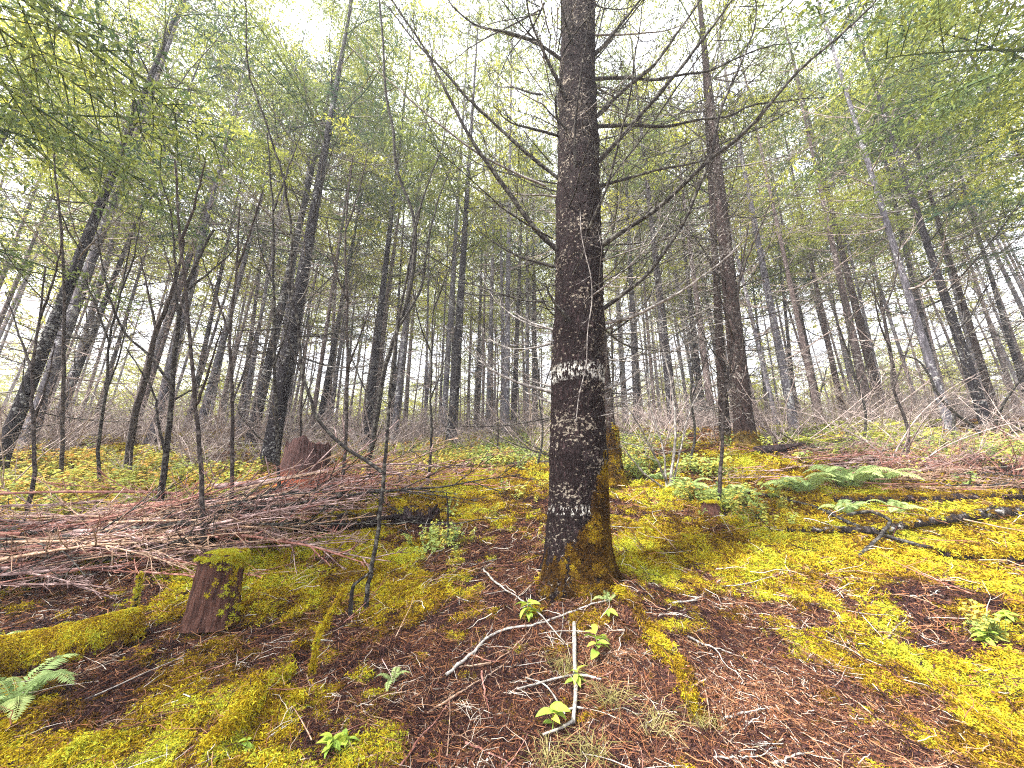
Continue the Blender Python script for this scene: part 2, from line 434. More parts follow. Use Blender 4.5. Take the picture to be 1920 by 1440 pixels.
# ------------------------------------------------------------------ ground
def axis(lo, hi, d0, growth, centre=0.):
    out = [centre]; d = d0; x = centre
    while x < hi:
        x += d; out.append(x)
        if x > centre + 2.6: d *= growth
    d = d0; x = centre
    while x > lo:
        x -= d; out.append(x)
        if x < centre - 2.6: d *= growth
    return np.array(sorted(out))
gx_ = axis(-170, 170, .022, 1.035); gy_ = axis(-60, 200, .022, 1.032, 2.9)
X, Y = np.meshgrid(gx_, gy_)
Z = terrain(X, Y)
nx, ny = len(gx_), len(gy_)
i, j = np.meshgrid(np.arange(ny - 1), np.arange(nx - 1), indexing='ij')
Q = np.stack([i * nx + j, i * nx + j + 1, (i + 1) * nx + j + 1, (i + 1) * nx + j], -1).reshape(-1, 4)
gm = MB(); gm.add(np.stack([X, Y, Z], -1).reshape(-1, 3), Q, None, moss_at(X, Y).ravel())
single('ground', gm.mesh('ground', M_GROUND), 'sloping forest floor of moss, needles and dark soil', None, None, 'structure')

# ------------------------------------------------------------------ scatter by geometry nodes
def scatter(name, P, N, scale, tint, variants, label, cat, parent=None, group=None):
    """one countless mass: small meshes instanced on points"""
    n = len(P)
    me = bpy.data.meshes.new(name)
    me.vertices.add(n); me.vertices.foreach_set('co', np.asarray(P, np.float32).ravel())
    rot = np.zeros((n, 3), np.float32)
    up = np.asarray(N, float)
    for q in range(n):
        e = (Vector(up[q]).to_track_quat('Z', 'Y') @ Quaternion((0, 0, 1), random.uniform(0, 6.283))).to_euler()
        rot[q] = e[:]
    a = me.attributes.new('rot', 'FLOAT_VECTOR', 'POINT'); a.data.foreach_set('vector', rot.ravel())
    a = me.attributes.new('scl', 'FLOAT', 'POINT'); a.data.foreach_set('value', np.asarray(scale, np.float32))
    a = me.attributes.new('tint', 'FLOAT', 'POINT'); a.data.foreach_set('value', np.asarray(tint, np.float32))
    a = me.attributes.new('vi', 'INT', 'POINT'); a.data.foreach_set('value', RNG.integers(0, len(variants), n).astype(np.int32))
    o = bpy.data.objects.new(name, me); COL.objects.link(o)
    c = bpy.data.collections.new(name + '_variants')
    for k, vm in enumerate(variants):
        c.objects.link(bpy.data.objects.new('%s_piece_%02d' % (name, k), vm))
    g = bpy.data.node_groups.new(name + '_nodes', 'GeometryNodeTree')
    g.interface.new_socket('Geometry', in_out='INPUT', socket_type='NodeSocketGeometry')
    g.interface.new_socket('Geometry', in_out='OUTPUT', socket_type='NodeSocketGeometry')
    gi = g.nodes.new('NodeGroupInput'); go = g.nodes.new('NodeGroupOutput')
    ci = g.nodes.new('GeometryNodeCollectionInfo'); ci.inputs[0].default_value = c; ci.inputs[1].default_value = True; ci.inputs[2].default_value = True
    ip = g.nodes.new('GeometryNodeInstanceOnPoints'); ip.inputs['Pick Instance'].default_value = True
    def na(nm, t):
        x = g.nodes.new('GeometryNodeInputNamedAttribute'); x.data_type = t; x.inputs[0].default_value = nm; return x.outputs[0]
    g.links.new(gi.outputs[0], ip.inputs['Points']); g.links.new(ci.outputs[0], ip.inputs['Instance'])
    g.links.new(na('vi', 'INT'), ip.inputs['Instance Index']); g.links.new(na('rot', 'FLOAT_VECTOR'), ip.inputs['Rotation'])
    g.links.new(na('scl', 'FLOAT'), ip.inputs['Scale']); g.links.new(ip.outputs[0], go.inputs[0])
    md = o.modifiers.new('scatter', 'NODES'); md.node_group = g
    if parent is not None: o.parent = parent
    return props(o, label, cat, group, 'stuff')
def gnormal(x, y):
    e = .04
    n = np.stack([-(terrain(x + e, y) - terrain(x - e, y)) / (2 * e), -(terrain(x, y + e) - terrain(x, y - e)) / (2 * e), np.ones_like(x)], -1)
    return unit(n)
def wedge_points(n, r0, r1, power=1.0, a=1.02):
    """points on the ground in front, denser near: uniform in angle, radius r0..r1"""
    th = U(-a, a, n); u = U(0, 1, n)
    r = r0 * (r1 / r0) ** (u ** power)
    return r * np.sin(th), r * np.cos(th), r

# ------------------------------------------------------------------ branch shapes
def bpath(L, n, p0, p1, wob, rng, yaw=0.):
    """path from the origin along +X; pitch goes p0 -> p1"""
    t = np.linspace(0, 1, n)
    pit = p0 + (p1 - p0) * t + np.cumsum(rng.normal(0, wob, n)) * .6
    yw = yaw + np.cumsum(rng.normal(0, wob, n))
    st = L / (n - 1)
    d = np.stack([np.cos(pit) * np.cos(yw), np.cos(pit) * np.sin(yw), np.sin(pit)], -1) * st
    return np.vstack([[0, 0, 0], np.cumsum(d[:-1], 0)])
def side_twigs(mb, P, rng, n, lmax, r0, t0=.12, ang=(.6, 1.1), lift=.25, sub=3, k=3, a=.5, flat=.35, droop=0.):
    """bare side twigs in a roughly flat spray along a path"""
    N = len(P)
    for q in range(n):
        t = t0 + (1 - t0) * (q + rng.uniform(0, .9)) / n
        f = t * (N - 1); i0 = min(int(f), N - 2); p = P[i0] + (P[i0 + 1] - P[i0]) * (f - i0)
        d = unit(P[i0 + 1] - P[i0]); up = np.array([0, 0, 1.])
        s = unit(np.cross(up, d) + rng.normal(0, .02, 3)) * (1 if q % 2 else -1)
        an = rng.uniform(*ang)
        dd = unit(d * math.cos(an) + s * math.sin(an) + up * rng.normal(lift * .5, flat))
        L = lmax * (1.05 - t * .8) * rng.uniform(.35, 1.1)
        m = 5; u = np.linspace(0, 1, m)[:, None]
        bend = (up * rng.uniform(-.1, .35) * (1 - 3 * droop) + d * rng.uniform(0, .3))
        tp = p + dd * L * u + bend * L * u ** 2 * .6 + rng.normal(0, L * .012, (m, 3)) * u
        tube(mb, tp, np.linspace(r0, r0 * .35, m), k, a)
        for w in range(sub):
            u0 = rng.uniform(.25, .95); j0 = min(int(u0 * (m - 1)), m - 2); q0 = tp[j0] + (tp[j0 + 1] - tp[j0]) * (u0 * (m - 1) - j0)
            e = unit(unit(tp[j0 + 1] - tp[j0]) + rng.normal(0, .6, 3))
            l2 = L * rng.uniform(.15, .4)
            tube(mb, [q0, q0 + e * l2 * .5 + up * l2 * .04, q0 + e * l2 + up * l2 * .15], [r0 * .65, r0 * .55, r0 * .35], 3, a)

def dead_branch(seed, L=2.0, r=.014, p0=.15, p1=.55, nt_=14, sub=3):
    rng = np.random.default_rng(seed); mb = MB()
    P = bpath(L, 12, p0, p1, .07, rng)
    tube(mb, P, r * np.linspace(1, .22, 12) * (1 + rng.normal(0, .06, 12)), 5, .5)
    side_twigs(mb, P, rng, nt_, L * .38, r * .34, sub=sub)
    return mb
DEAD = [dead_branch(100 + q, U(1.9, 2.8), U(.013, .019), U(-.25, .25), U(.35, .9), 15, 3) for q in range(14)]
DEADM = [b.mesh('branch', M_BRANCH if q % 3 else M_TWIG) for q, b in enumerate(DEAD)]

def leafy_branch(seed, L=2.2, step=.075, leaf=.055, dens=1.0):
    """flat drooping spray of a hemlock: rachis, side shoots and short needled shoots"""
    rng = np.random.default_rng(seed); mb = MB()
    P = bpath(L, 11, rng.uniform(.0, .35), rng.uniform(-.65, -.2), .05, rng)
    tube(mb, P, .013 * np.linspace(1, .2, 11), 4, .0)
    N = len(P); ns = int(L / step)
    for q in range(ns):
        t = .10 + .90 * q / ns; f = t * (N - 1); i0 = min(int(f), N - 2); p = P[i0] + (P[i0 + 1] - P[i0]) * (f - i0)
        d = unit(P[i0 + 1] - P[i0]); up = unit(np.cross(np.cross(d, [0, 0, 1.]), d) + 1e-6)
        s = unit(np.cross(up, d)) * (1 if q % 2 else -1)
        Ls = L * .34 * (1.08 - t) ** .7 * rng.uniform(.35, 1.2) + .08
        if rng.uniform() < .12: continue
        dd = unit(d * rng.uniform(.3, .9) + s * .78 + up * rng.normal(0, .25))
        m = max(2, int(Ls / (leaf * 1.15) * dens)); u = (np.arange(m) + rng.uniform(.3, .9, m)) / m
        sp = p + dd * Ls * u[:, None] - np.array([0, 0, 1.]) * (Ls * .30 * u[:, None] ** 2)
        tube(mb, np.vstack([p, sp[m // 2], sp[-1]]), [.004, .003, .001], 3, .0)
        tone = np.clip(.5 + .35 * (t - .5) + rng.normal(0, .16), 0, 1)
        k = 5; c = np.repeat(sp, k, 0); e = np.tile(np.linspace(.1, 1, k), m)
        sg = np.repeat(np.where(np.arange(m) % 2, 1., -1.), k)[:, None]
        s2 = unit(np.cross(up, dd)); l2 = leaf * 2.4 * np.repeat(rng.uniform(.5, 1.3, m) * (1.15 - .5 * u), k)
        pd = unit(dd * .8 + s2 * sg * .75 + np.repeat(rng.normal(0, .35, (m, 3)), k, 0))
        ld = unit(pd * .7 + rng.normal(0, .55, (m * k, 3)) - [0, 0, .15])
        leaves(mb, c + pd * (l2 * e)[:, None], ld, unit(up + rng.normal(0, .8, (m * k, 3))), leaf * rng.uniform(.6, 1.35, m * k), leaf * .36, np.clip(tone + rng.normal(0, .1, m * k), 0, 1), .1)
    return mb
LEAFY = [leafy_branch(200 + q, U(1.9, 2.6)) for q in range(8)]
LEAFYN = [leafy_branch(260 + q, U(1.9, 2.5), .06, .040, 1.) for q in range(4)]

def crown(seed, z0, z1, n, rad, src=LEAFY, tint=(.1, .75)):
    rng = np.random.default_rng(seed); mb = MB()
    for q in range(n):
        u = (q + rng.uniform(0, 1)) / n; z = z0 + (z1 - z0) * u ** .9
        b = src[rng.integers(len(src))]
        az = rng.uniform(0, 6.283)
        R = rad * (1 - ((z - z0) / (z1 - z0 + 1.)) ** 2.2) * rng.uniform(.6, 1.15) + .25
        if rng.uniform() < .25 and u < .35: continue
        if vnoise(math.cos(az) * 1.4 + seed, math.sin(az) * 1.4, z * .55, seed) > .60: continue
        M = Matrix.Translation((0, 0, z)) @ Matrix.Rotation(az, 4, 'Z') @ Matrix.Rotation(-rng.uniform(-.15, .45), 4, 'Y') @ Matrix.Rotation(rng.normal(0, .25), 4, 'X') @ Matrix.Scale(R / 2.2, 4)
        mb.merge(b, M, a=rng.uniform(*tint) * .65)
    return mb
CROWNS = [crown(300 + q, 4.4 + q * .3, 15.0, 48, 3.8 + .2 * (q % 3), tint=(-.15, 1.35)).mesh('crown', M_NEEDLE, False) for q in range(5)]
CROWNN = [crown(310 + q, 3.6, 11.0, 42, 4.0, LEAFYN, (-.25, .85)).mesh('crown', M_NEEDLE, False) for q in range(2)]
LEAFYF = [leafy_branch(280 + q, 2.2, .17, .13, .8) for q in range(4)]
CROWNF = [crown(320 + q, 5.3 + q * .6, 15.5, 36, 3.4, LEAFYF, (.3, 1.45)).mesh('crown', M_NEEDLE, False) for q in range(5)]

def trunk_mb(seed, H=16.0, seg=20, rings=120, r_top=.10, flare=.40, lobes=5, rough=.05, bend=.1):
    rng = np.random.default_rng(seed); mb = MB()
    z = np.linspace(0, 1, rings) ** 1.35 * (H + .5) - .5
    ph = rng.uniform(0, 6.28, 8)
    ax = bend * (np.sin(z * .35 + ph[0]) - math.sin(ph[0])) ; ay = bend * (np.sin(z * .29 + ph[1]) - math.sin(ph[1]))
    th = np.arange(seg) * 2 * math.pi / seg
    Zm, T = np.meshgrid(z, th, indexing='ij')
    taper = 1 - .94 * np.clip(Zm / 14.5, 0, 1) ** .85
    fl = flare * np.exp(-np.clip(Zm, -.03, 99) / .22) * (1 + .45 * np.sin(lobes * T + ph[2]) + .25 * np.sin(3 * T + ph[3]))
    R = taper * (1 + fl) * (1 + .03 * np.sin(2 * T + ph[4] + Zm * .6))
    n = vnoise(np.cos(T) * 3.2 + 7, np.sin(T) * 3.2 + 3, Zm * 3.0, seed) - .5
    n2 = vnoise(np.cos(T) * 7 + 7, np.sin(T) * 7 + 3, Zm * 9.0, seed + 5) - .5
    R = R * (1 + rough * 1.4 * n + rough * 1.2 * n2)
    return mb, z, ax, ay, Zm, T, R
def grid_add(mb, Xc, Yc, Zc, seg, a=.5):
    rings = Xc.shape[0]
    V = np.stack([Xc, Yc, Zc], -1).reshape(-1, 3)
    i = np.arange(rings - 1)[:, None]; j = np.arange(seg)[None, :]; j2 = (j + 1) % seg
    Q = np.stack([i * seg + j, i * seg + j2, (i + 1) * seg + j2, (i + 1) * seg + j], -1).reshape(-1, 4)
    mb.add(V, Q, None, a)
# generic trunks: radius 1 at the foot, scaled per tree in x and y
TR = []
for q in range(6):
    mb, z, ax, ay, Zm, T, R = trunk_mb(40 + q, 16., 20, 130)
    grid_add(mb, R * np.cos(T), R * np.sin(T), Zm, 20)
    TR.append((mb.mesh('trunk', M_BARK), mb.mesh('trunk', M_BARKR)))
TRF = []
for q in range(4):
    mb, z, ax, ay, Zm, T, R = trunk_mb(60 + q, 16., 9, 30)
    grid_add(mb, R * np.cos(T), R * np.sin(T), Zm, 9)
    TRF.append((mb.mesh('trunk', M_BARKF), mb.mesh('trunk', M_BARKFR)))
# joined dead branches of far trees
def dead_mass(seed, n, z0=1.0, z1=9.5, sc=1.0, lite=False):
    rng = np.random.default_rng(seed); mb = MB()
    for q in range(n):
        b = DEAD[rng.integers(len(DEAD))] if not lite else LITE[rng.integers(len(LITE))]
        z = z0 + (z1 - z0) * (q + rng.uniform()) / n
        M = Matrix.Translation((0, 0, z)) @ Matrix.Rotation(rng.uniform(0, 6.283), 4, 'Z') @ Matrix.Rotation(-rng.uniform(-.3, .35), 4, 'Y') @ Matrix.Scale(sc * rng.uniform(.45, 1.15), 4)
        mb.merge(b, M)
    return mb
LITE = [dead_branch(150 + q, 2.0, .013, U(-.2, .2), U(.3, .8), 9, 1) for q in range(6)]
DEADMASS = [dead_mass(70 + q, 44, .6, 11, 1.15, lite=True).mesh('dead_branches', M_THICK) for q in range(4)]
TWIGMASS = [dead_mass(80 + q, 64, .6, 11, .95, True).mesh('twigs', M_TWIG) for q in range(4)]

def where(x, y):
    px = 960 + F * x / (y * CP + .3)
    for lim, w in ((0, 'just outside the left edge'), (470, 'between the left edge and the red stump'), (760, 'between the red stump and the blackened-foot trunk'), (1040, 'close left of the central tree'),
                   (1350, 'between the central tree and the thick brown-grey one'), (1600, 'behind the left part of the bracken'), (1920, 'between the bracken and the right edge')):
        if px < lim: return w
    return 'just outside the right edge'
def tree_pose(px, py, t, ux, uy):
    """foot on the ground under pixel column, leaning so that it passes the upper point"""
    p = at(px, py, t); r = ray(px, py)
    x, y = p[0], p[1]; base = np.array([x, y, gz(x, y)])
    az = unit(np.array([x, y, 0.]))
    ru = ray(ux, uy); s = (base @ az) / (ru @ az)
    up = np.array([0, 0, CAMZ]) + s * ru
    ax = unit(up - base)
    return base, ax
def make_tree(px, py, t, ux, uy, w, label, brown=False, nb=30, crown_i=None, far=False, group=None, H=1., name='conifer', seed=None):
    t *= 1.13
    base, ax = tree_pose(px, py, t, ux, uy)
    ca = t / np.linalg.norm(at(px, py, t) - [0, 0, CAMZ])
    rad = .5 * w * t / F * ca * .86
    return tree_at(base, ax, rad, label, brown, nb, crown_i, far, group, H, name)
TREES = []
def tree_at(base, ax, rad, label, brown, nb, crown_i, far, group=None, H=1., name='conifer'):
    q = Vector((0, 0, 1)).rotation_difference(Vector(ax))
    root = thing(name, label, 'tree', tuple(base), group, q)
    k = random.randrange(1000)
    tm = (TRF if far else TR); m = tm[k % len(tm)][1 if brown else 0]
    tr = part('trunk', m, root); tr.scale = (rad, rad, H); tr.rotation_euler.z = random.uniform(0, 6.28)
    if far:
        b = part('branches', DEADMASS[k % 4], root, kind='stuff'); b.rotation_euler.z = random.uniform(0, 6.28); b.scale = (.9, .9, H)
    else:
        for i in range(nb):
            z = .5 + 9.5 * (i + random.random()) / nb
            b = part('branch', DEADM[random.randrange(len(DEADM))], root)
            az = random.uniform(0, 6.283); rr = rad * (1 - .7 * z / 16) * .7
            b.location = (rr * math.cos(az), rr * math.sin(az), z)
            b.rotation_euler = (random.uniform(-.5, .5), -random.uniform(-.25, .35), az)
            s = random.uniform(.45, 1.35) * min(1.0, .45 + z * .15); b.scale = (s, s, s)
        tw = part('twigs', TWIGMASS[k % 4], root, kind='stuff'); tw.rotation_euler.z = random.uniform(0, 6.28)
    if crown_i is not None:
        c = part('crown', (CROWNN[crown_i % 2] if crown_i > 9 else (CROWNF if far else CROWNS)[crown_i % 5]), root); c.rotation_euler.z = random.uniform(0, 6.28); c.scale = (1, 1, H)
        c['kind'] = 'stuff'
    TREES.append((base[0], base[1]))
    return root

# ------------------------------------------------------------------ the big tree in the middle
bx, by = MAIN; bz = gz(bx, by) - .02
root = thing('conifer', 'thick dark scaly-barked conifer standing in front of all the others, white band across its trunk', 'tree', (bx, by, bz))
mb = MB(); seg = 150; rings = 620; H = 9.5
z = np.linspace(0, 1, rings) ** 1.1 * (H + .35) - .35
th = np.arange(seg) * 2 * math.pi / seg
Zm, T = np.meshgrid(z, th, indexing='ij')
R0 = .238 * (1 - .014 * np.clip(Zm, 0, 20))
R0 = R0 + .042 * np.exp(-np.clip(Zm, -.1, 9) / .55) + .058 * np.exp(-np.clip(Zm, -.03, 9) / .12) * (1 + .5 * np.sin(5 * T + 1) + .3 * np.sin(3 * T + 2.2))
R0 = R0 + .006 * np.sin(2 * T + Zm * .8) + .011 * np.sin(Zm * 2.3 + 1.) * np.sin(T * 1 + Zm)
cx_, cy_ = np.cos(T), np.sin(T)
pl = fbm(cx_ * 5, cy_ * 5, Zm * 8.5, 3, 4)
warp = vnoise(cx_ * 9, cy_ * 9, Zm * 16, 77) * .8
pl2 = np.abs(vnoise(cx_ * 11 + warp, cy_ * 11, Zm * 22 + warp, 8) - .5) * 2
pl3 = vnoise(cx_ * 28, cy_ * 28, Zm * 70, 12)
for zk in (.95, 1.75, 2.15, 2.95, 3.75, 4.5, 5.3): R0 = R0 + .014 * np.exp(-((Zm - zk - .05 * np.sin(T * 2 + zk)) / .07) ** 2)
R0 = R0 + .014 * (pl - .5) + .026 * (np.minimum(pl2, .35) - .2) + .012 * (pl3 - .5)
sx = .012 * np.sin(Zm * .9) + Zm * .052
grid_add(mb, R0 * cx_ + sx, R0 * cy_, Zm, seg)
part('trunk', mb.mesh('trunk', M_MAIN), root)
def P3(pts, t0, t1=None):
    t1 = t0 if t1 is None else t1
    n = len(pts); return np.array([at(a, b, t0 + (t1 - t0) * q / max(1, n - 1)) for q, (a, b) in enumerate(pts)])
# depth of the trunk axis along the view direction at a pixel row
def axis_t(py):
    r = ray(1078, py); return by / r[1]
BR = [  # (polyline in the photograph, start radius px, change of depth to the tip, side twigs)
 ([(1062,485),(1000,425),(953,360),(887,267),(830,157),(797,93),(735,0),(700,-60)], 5.2, .15, 16),
 ([(1060,345),(983,283),(933,237),(873,180),(827,127),(783,83),(740,30),(700,-20)], 4.0, .5, 16),
 ([(1075,225),(1053,167),(1020,100),(990,20),(980,-40)], 4.6, -.4, 10),
 ([(1070,125),(1000,77),(950,60),(893,47),(853,17),(820,-30)], 3.8, .2, 12),
 ([(1078,95),(1060,40),(1048,-20)], 4.0, -.3, 4),
 ([(1060,258),(1005,243),(953,227),(927,200)], 3.2, .1, 8),
 ([(1070,250),(1040,220),(1012,190)], 2.8, -.15, 2),
 ([(1060,371),(1010,365),(960,362),(930,340)], 2.4, .2, 7),
 ([(1050,503),(993,487),(957,473),(893,430)], 3.4, .3, 8),
 ([(1072,606),(1045,575),(1030,550),(1022,532)], 5.0, -.12, 1),
 ([(1050,622),(990,602),(962,585)], 2.8, .2, 3),
 ([(1045,738),(960,713),(907,683),(870,650)], 4.0, .25, 6),
 ([(1045,758),(1000,742),(975,728)], 3.4, .2, 3),
 ([(1045,728),(1010,718),(985,712)], 2.6, .3, 2),
 ([(1100,112),(1117,100),(1160,50),(1200,0),(1230,-40)], 4.2, .1, 6),
 ([(1100,232),(1120,217),(1160,177),(1227,120),(1280,47),(1313,0),(1340,-50)], 4.8, .1, 12),
 ([(1100,149),(1180,146),(1225,150),(1280,140),(1330,133),(1380,110),(1440,87),(1500,80)], 3.6, .5, 14),
 ([(1095,325),(1110,313),(1173,247),(1223,190),(1280,123),(1330,57),(1373,0),(1410,-60)], 5.2, -.1, 14),
 ([(1100,238),(1190,235),(1250,237),(1300,226),(1363,218),(1413,197),(1470,190),(1545,182)], 3.8, .5, 14),
 ([(1100,355),(1157,340),(1240,317),(1300,306),(1350,290),(1400,260)], 3.4, .6, 12),
 ([(1098,482),(1110,473),(1173,430),(1233,390),(1280,347),(1330,300),(1397,247),(1440,200),(1497,133),(1567,73),(1643,0),(1680,-50)], 5.4, -.5, 22),
 ([(1098,602),(1157,560),(1220,507),(1240,480),(1280,420),(1313,343),(1333,293),(1347,223),(1390,117),(1417,40),(1415,-40)], 4.6, -.2, 20),
 ([(1100,612),(1180,595),(1240,567),(1280,545),(1323,513),(1363,483),(1400,440)], 4.0, .2, 10),
 ([(1100,630),(1160,606),(1195,585)], 3.2, .2, 3),
 ([(1100,738),(1170,716),(1210,685)], 3.2, .2, 5),
 ([(1100,755),(1155,745),(1192,735)], 2.8, .2, 4),
 ([(1100,788),(1150,765),(1195,740)], 2.8, .1, 4),
 ([(1093,455),(1110,415),(1137,353),(1160,267),(1177,197),(1193,90),(1207,0),(1215,-50)], 3.0, -.7, 10),
 ([(1078,333),(1080,217),(1093,117),(1107,20),(1110,-40)], 3.0, -.5, 6),
]
front = {9, 27, 28, 4, 6}
for q, (pts, rpx, dd, ntw) in enumerate(BR):
    rng = np.random.default_rng(500 + q)
    t0 = axis_t(pts[0][1]) - (.19 if q in front else .02)
    P = P3(pts, t0, t0 + dd); n = max(8, len(pts) * 4)
    C = spline(P, n); C += rng.normal(0, .004, C.shape) * np.linspace(0, 1, n)[:, None]
    r = rpx * .78 * t0 / F
    mb = MB(); tube(mb, C - [bx, by, bz], r * np.linspace(1.25, .28, n) ** 1.0 * (1 + rng.normal(0, .07, n)), 7, .5)
    L = np.linalg.norm(np.diff(C, axis=0), axis=1).sum()
    side_twigs(mb, C - [bx, by, bz], rng, int(ntw * 3), min(.8, L * .42), .0036, .10, (.5, 1.2), .2, 4, 3)
    part('branch', mb.mesh('branch', M_BRANCH if q not in (7, 10, 11, 12, 13, 22, 23, 24, 25, 26) else M_TWIG), root)
rng = np.random.default_rng(77)
for q in range(72):     # thinner dead branches all round
    zz = rng.uniform(.9, 7.5); az = rng.uniform(0, 6.28)
    b = part('branch', DEADM[q % len(DEADM)], root, (.17 * math.cos(az), .17 * math.sin(az), zz))
    b.rotation_euler = (rng.uniform(-.4, .4), -rng.uniform(-.2, .5), az); s = rng.uniform(.3, .6) if math.sin(az) < -.3 else rng.uniform(.4, 1.1)
    if zz < 2.2 and math.sin(az) < -.2: s = .22
    if zz < 1.9: s = min(s, .4)
    b.scale = (s, s, s)
mb = MB()   # withered creeper hanging down the trunk front
C = spline(P3([(1088,395),(1090,440),(1096,470),(1108,520),(1110,560),(1102,620),(1098,690),(1086,740),(1080,790)], 3.17), 30)
tube(mb, C - [bx, by, bz], .0042, 5); side_twigs(mb, C - [bx, by, bz], rng, 16, .22, .0022, .1, (.4, 1.3), .2, 2)
part('creeper', mb.mesh('creeper', M_TWIG), root)
TREES.append(MAIN)

# ------------------------------------------------------------------ trees that the photograph tells apart
TL = [  # px, py, depth, upper px, upper py, width px, label, brown, crown
 (-8, 880, 5.6, 245, 240, 50, 'thick dark trunk leaning right at the left edge of the photo', 0, 0),
 (78, 870, 8.2, 262, 400, 24, 'slim dark trunk second from the left edge, leaning right beside the thick one', 0, 1),
 (-420, 880, 7.5, 85, 0, 24, 'pale trunk crossing only the upper left corner of the photo', 0, 2),
 (500, 890, 6.6, 640, 110, 44, 'grey trunk with white flecks rising behind the red rotten stump', 0, 3),
 (462, 872, 8.4, 560, 430, 29, 'slimmer grey trunk close on the left of the trunk by the red rotten stump', 0, 4),
 (590, 850, 11.5, 690, 300, 17, 'thin trunk rising just right of the red rotten stump', 0, 1),
 (683, 850, 9.8, 740, 350, 23, 'grey trunk midway between red stump and white-banded slim trunk', 0, 2),
 (846, 835, 9.6, 880, 300, 24, 'slim trunk with blackened foot and pale band just above it', 0, 0),
 (730, 845, 15, 760, 350, 11, 'thin distant trunk close right of the grey trunk in the left middle', 0, 3),
 (893, 812, 17, 905, 420, 12, 'thin grey trunk first to the right of the one with blackened foot', 0, 4),
 (962, 832, 14.5, 972, 560, 15, 'thin trunk left of the big central tree, near its broken side branches', 0, 2),
 (1003, 812, 16, 1000, 450, 14, 'thin trunk nearest to the left side of the big central tree', 0, 3),
 (1150, 925, 5.6, 1098, 330, 40, 'moss-footed trunk half hidden behind the right side of the big central tree', 1, None),
 (1196, 805, 12.5, 1178, 420, 19, 'slim trunk first clear of the mossy-footed one on its right', 0, 1),
 (1268, 832, 10, 1212, 330, 25, 'straight grey trunk midway between the central tree and the double-footed one', 0, 2),
 (1322, 815, 14, 1285, 480, 17, 'slim trunk just left of the thick double-footed tree', 0, 0),
 (1402, 853, 6.7, 1325, 130, 50, 'thick brown-grey tree with dead twigs round its foot, right of centre', 1, 3),
 (1362, 848, 7.4, 1345, 560, 26, 'slimmer trunk sharing a foot with the thick brown-grey tree right of centre', 1, None),
 (1438, 780, 19, 1410, 520, 9, 'very thin trunk standing right behind the thick brown-grey tree', 0, 4),
 (1492, 785, 14.5, 1470, 560, 11, 'thin speckled trunk left of the far bracken patch', 0, None),
 (1537, 775, 15, 1495, 560, 15, 'slim trunk leaning left above the left end of the bracken', 1, 0),
 (1578, 768, 13, 1525, 510, 17, 'reddish-brown trunk rising from the middle of the bracken', 1, 1),
 (1655, 778, 11, 1583, 490, 26, 'dark trunk leaning left at the right end of the bracken', 1, 2),
 (1688, 770, 17, 1640, 500, 13, 'thin pale brown trunk close right of the dark one at the bracken end', 1, 3),
 (1764, 768, 11.5, 1712, 530, 21, 'mottled grey trunk in the light gap on the right', 0, 4),
 (1856, 812, 7.6, 1690, 310, 34, 'thick trunk with pale patches leaning left near the right edge', 0, 1),
 (1876, 800, 9.5, 1785, 500, 22, 'dark trunk just right of the thick one with pale patches', 1, 2),
 (1935, 780, 11, 1870, 560, 17, 'slim trunk at the very right edge of the photo', 0, 3),
 (640, 840, 19, 665, 560, 9, 'thin far trunk between the red stump and the left middle grey trunk', 0, 0),
 (440, 850, 14, 480, 560, 15, 'thin trunk left of the pair beside the red rotten stump', 0, 1),
 (340, 850, 12, 395, 600, 17, 'speckled leaning trunk behind the bare forked sapling', 0, 2),
 (160, 850, 13, 235, 600, 15, 'thin trunk right of the slim dark one on the left', 0, 3),
]
for q, (px, py, t, ux, uy, w, lab, br, cr) in enumerate(TL):
    make_tree(px, py, t, ux, uy, w, lab, bool(br), 60 if t < 9 else 44 if t < 13 else 30, cr, H=1.15 + .25 * ((q * 7) % 5) / 5)
# trees beside the view, whose boughs reach in
SIDE = [(-8.2, 2.9, 10), (-13, 7.4, 1), (7.4, 2.9, 11), (9.6, 4.6, 10), (-5.6, .6, 11), (15.5, 9, 0)]
for q, (x, y, c) in enumerate(SIDE):
    tree_at(np.array([x, y, gz(x, y)]), unit(np.array([-.03 * np.sign(x), .0, 1])), .17, 'conifer beyond the %s side of the picture, its boughs reaching into the upper corner' % ('left' if x < 0 else 'right'), False, 14, c, False, 'conifers beyond the %s side' % ('left' if x < 0 else 'right'))

# ------------------------------------------------------------------ trees further back
for x, y in ((-2.4, 13.2), (-1.0, 15.6), (-3.9, 12.6), (.7, 17.2), (2.1, 14.2), (-.2, 12.4)):
    tree_at(np.array([x, y, gz(x, y)]), unit(np.array([.01, .01, 1])), .12, 'slender grey conifer far back, ' + where(x, y), False, 0, int(x * 10) % 5, True, 'slender grey conifers far back, ' + where(x, y), 1.75)
rng = np.random.default_rng(9)
placed = []; tries = 0
while len(placed) < 230 and tries < 6000:
    tries += 1
    th = rng.uniform(-1.0, 1.0); r = 11.5 + 32 * rng.uniform() ** 1.1
    x, y = r * math.sin(th), r * math.cos(th)
    if any((x - a) ** 2 + (y - b) ** 2 < (1.6 if r < 25 else 2.0) ** 2 for a, b in TREES): continue
    placed.append((x, y)); br = rng.uniform() < .35
    ax = unit(np.array([rng.normal(0, .03), rng.normal(0, .02), 1]))
    tree_at(np.array([x, y, gz(x, y)]), ax, rng.uniform(.065, .125), 'slender %s conifer far back, %s' % ('brown' if br else 'grey', where(x, y)), br, 0, int(rng.integers(5)) if r > 15 else None, True, 'slender %s conifers far back, %s' % ('brown' if br else 'grey', where(x, y)), rng.uniform(1.1, 1.6))

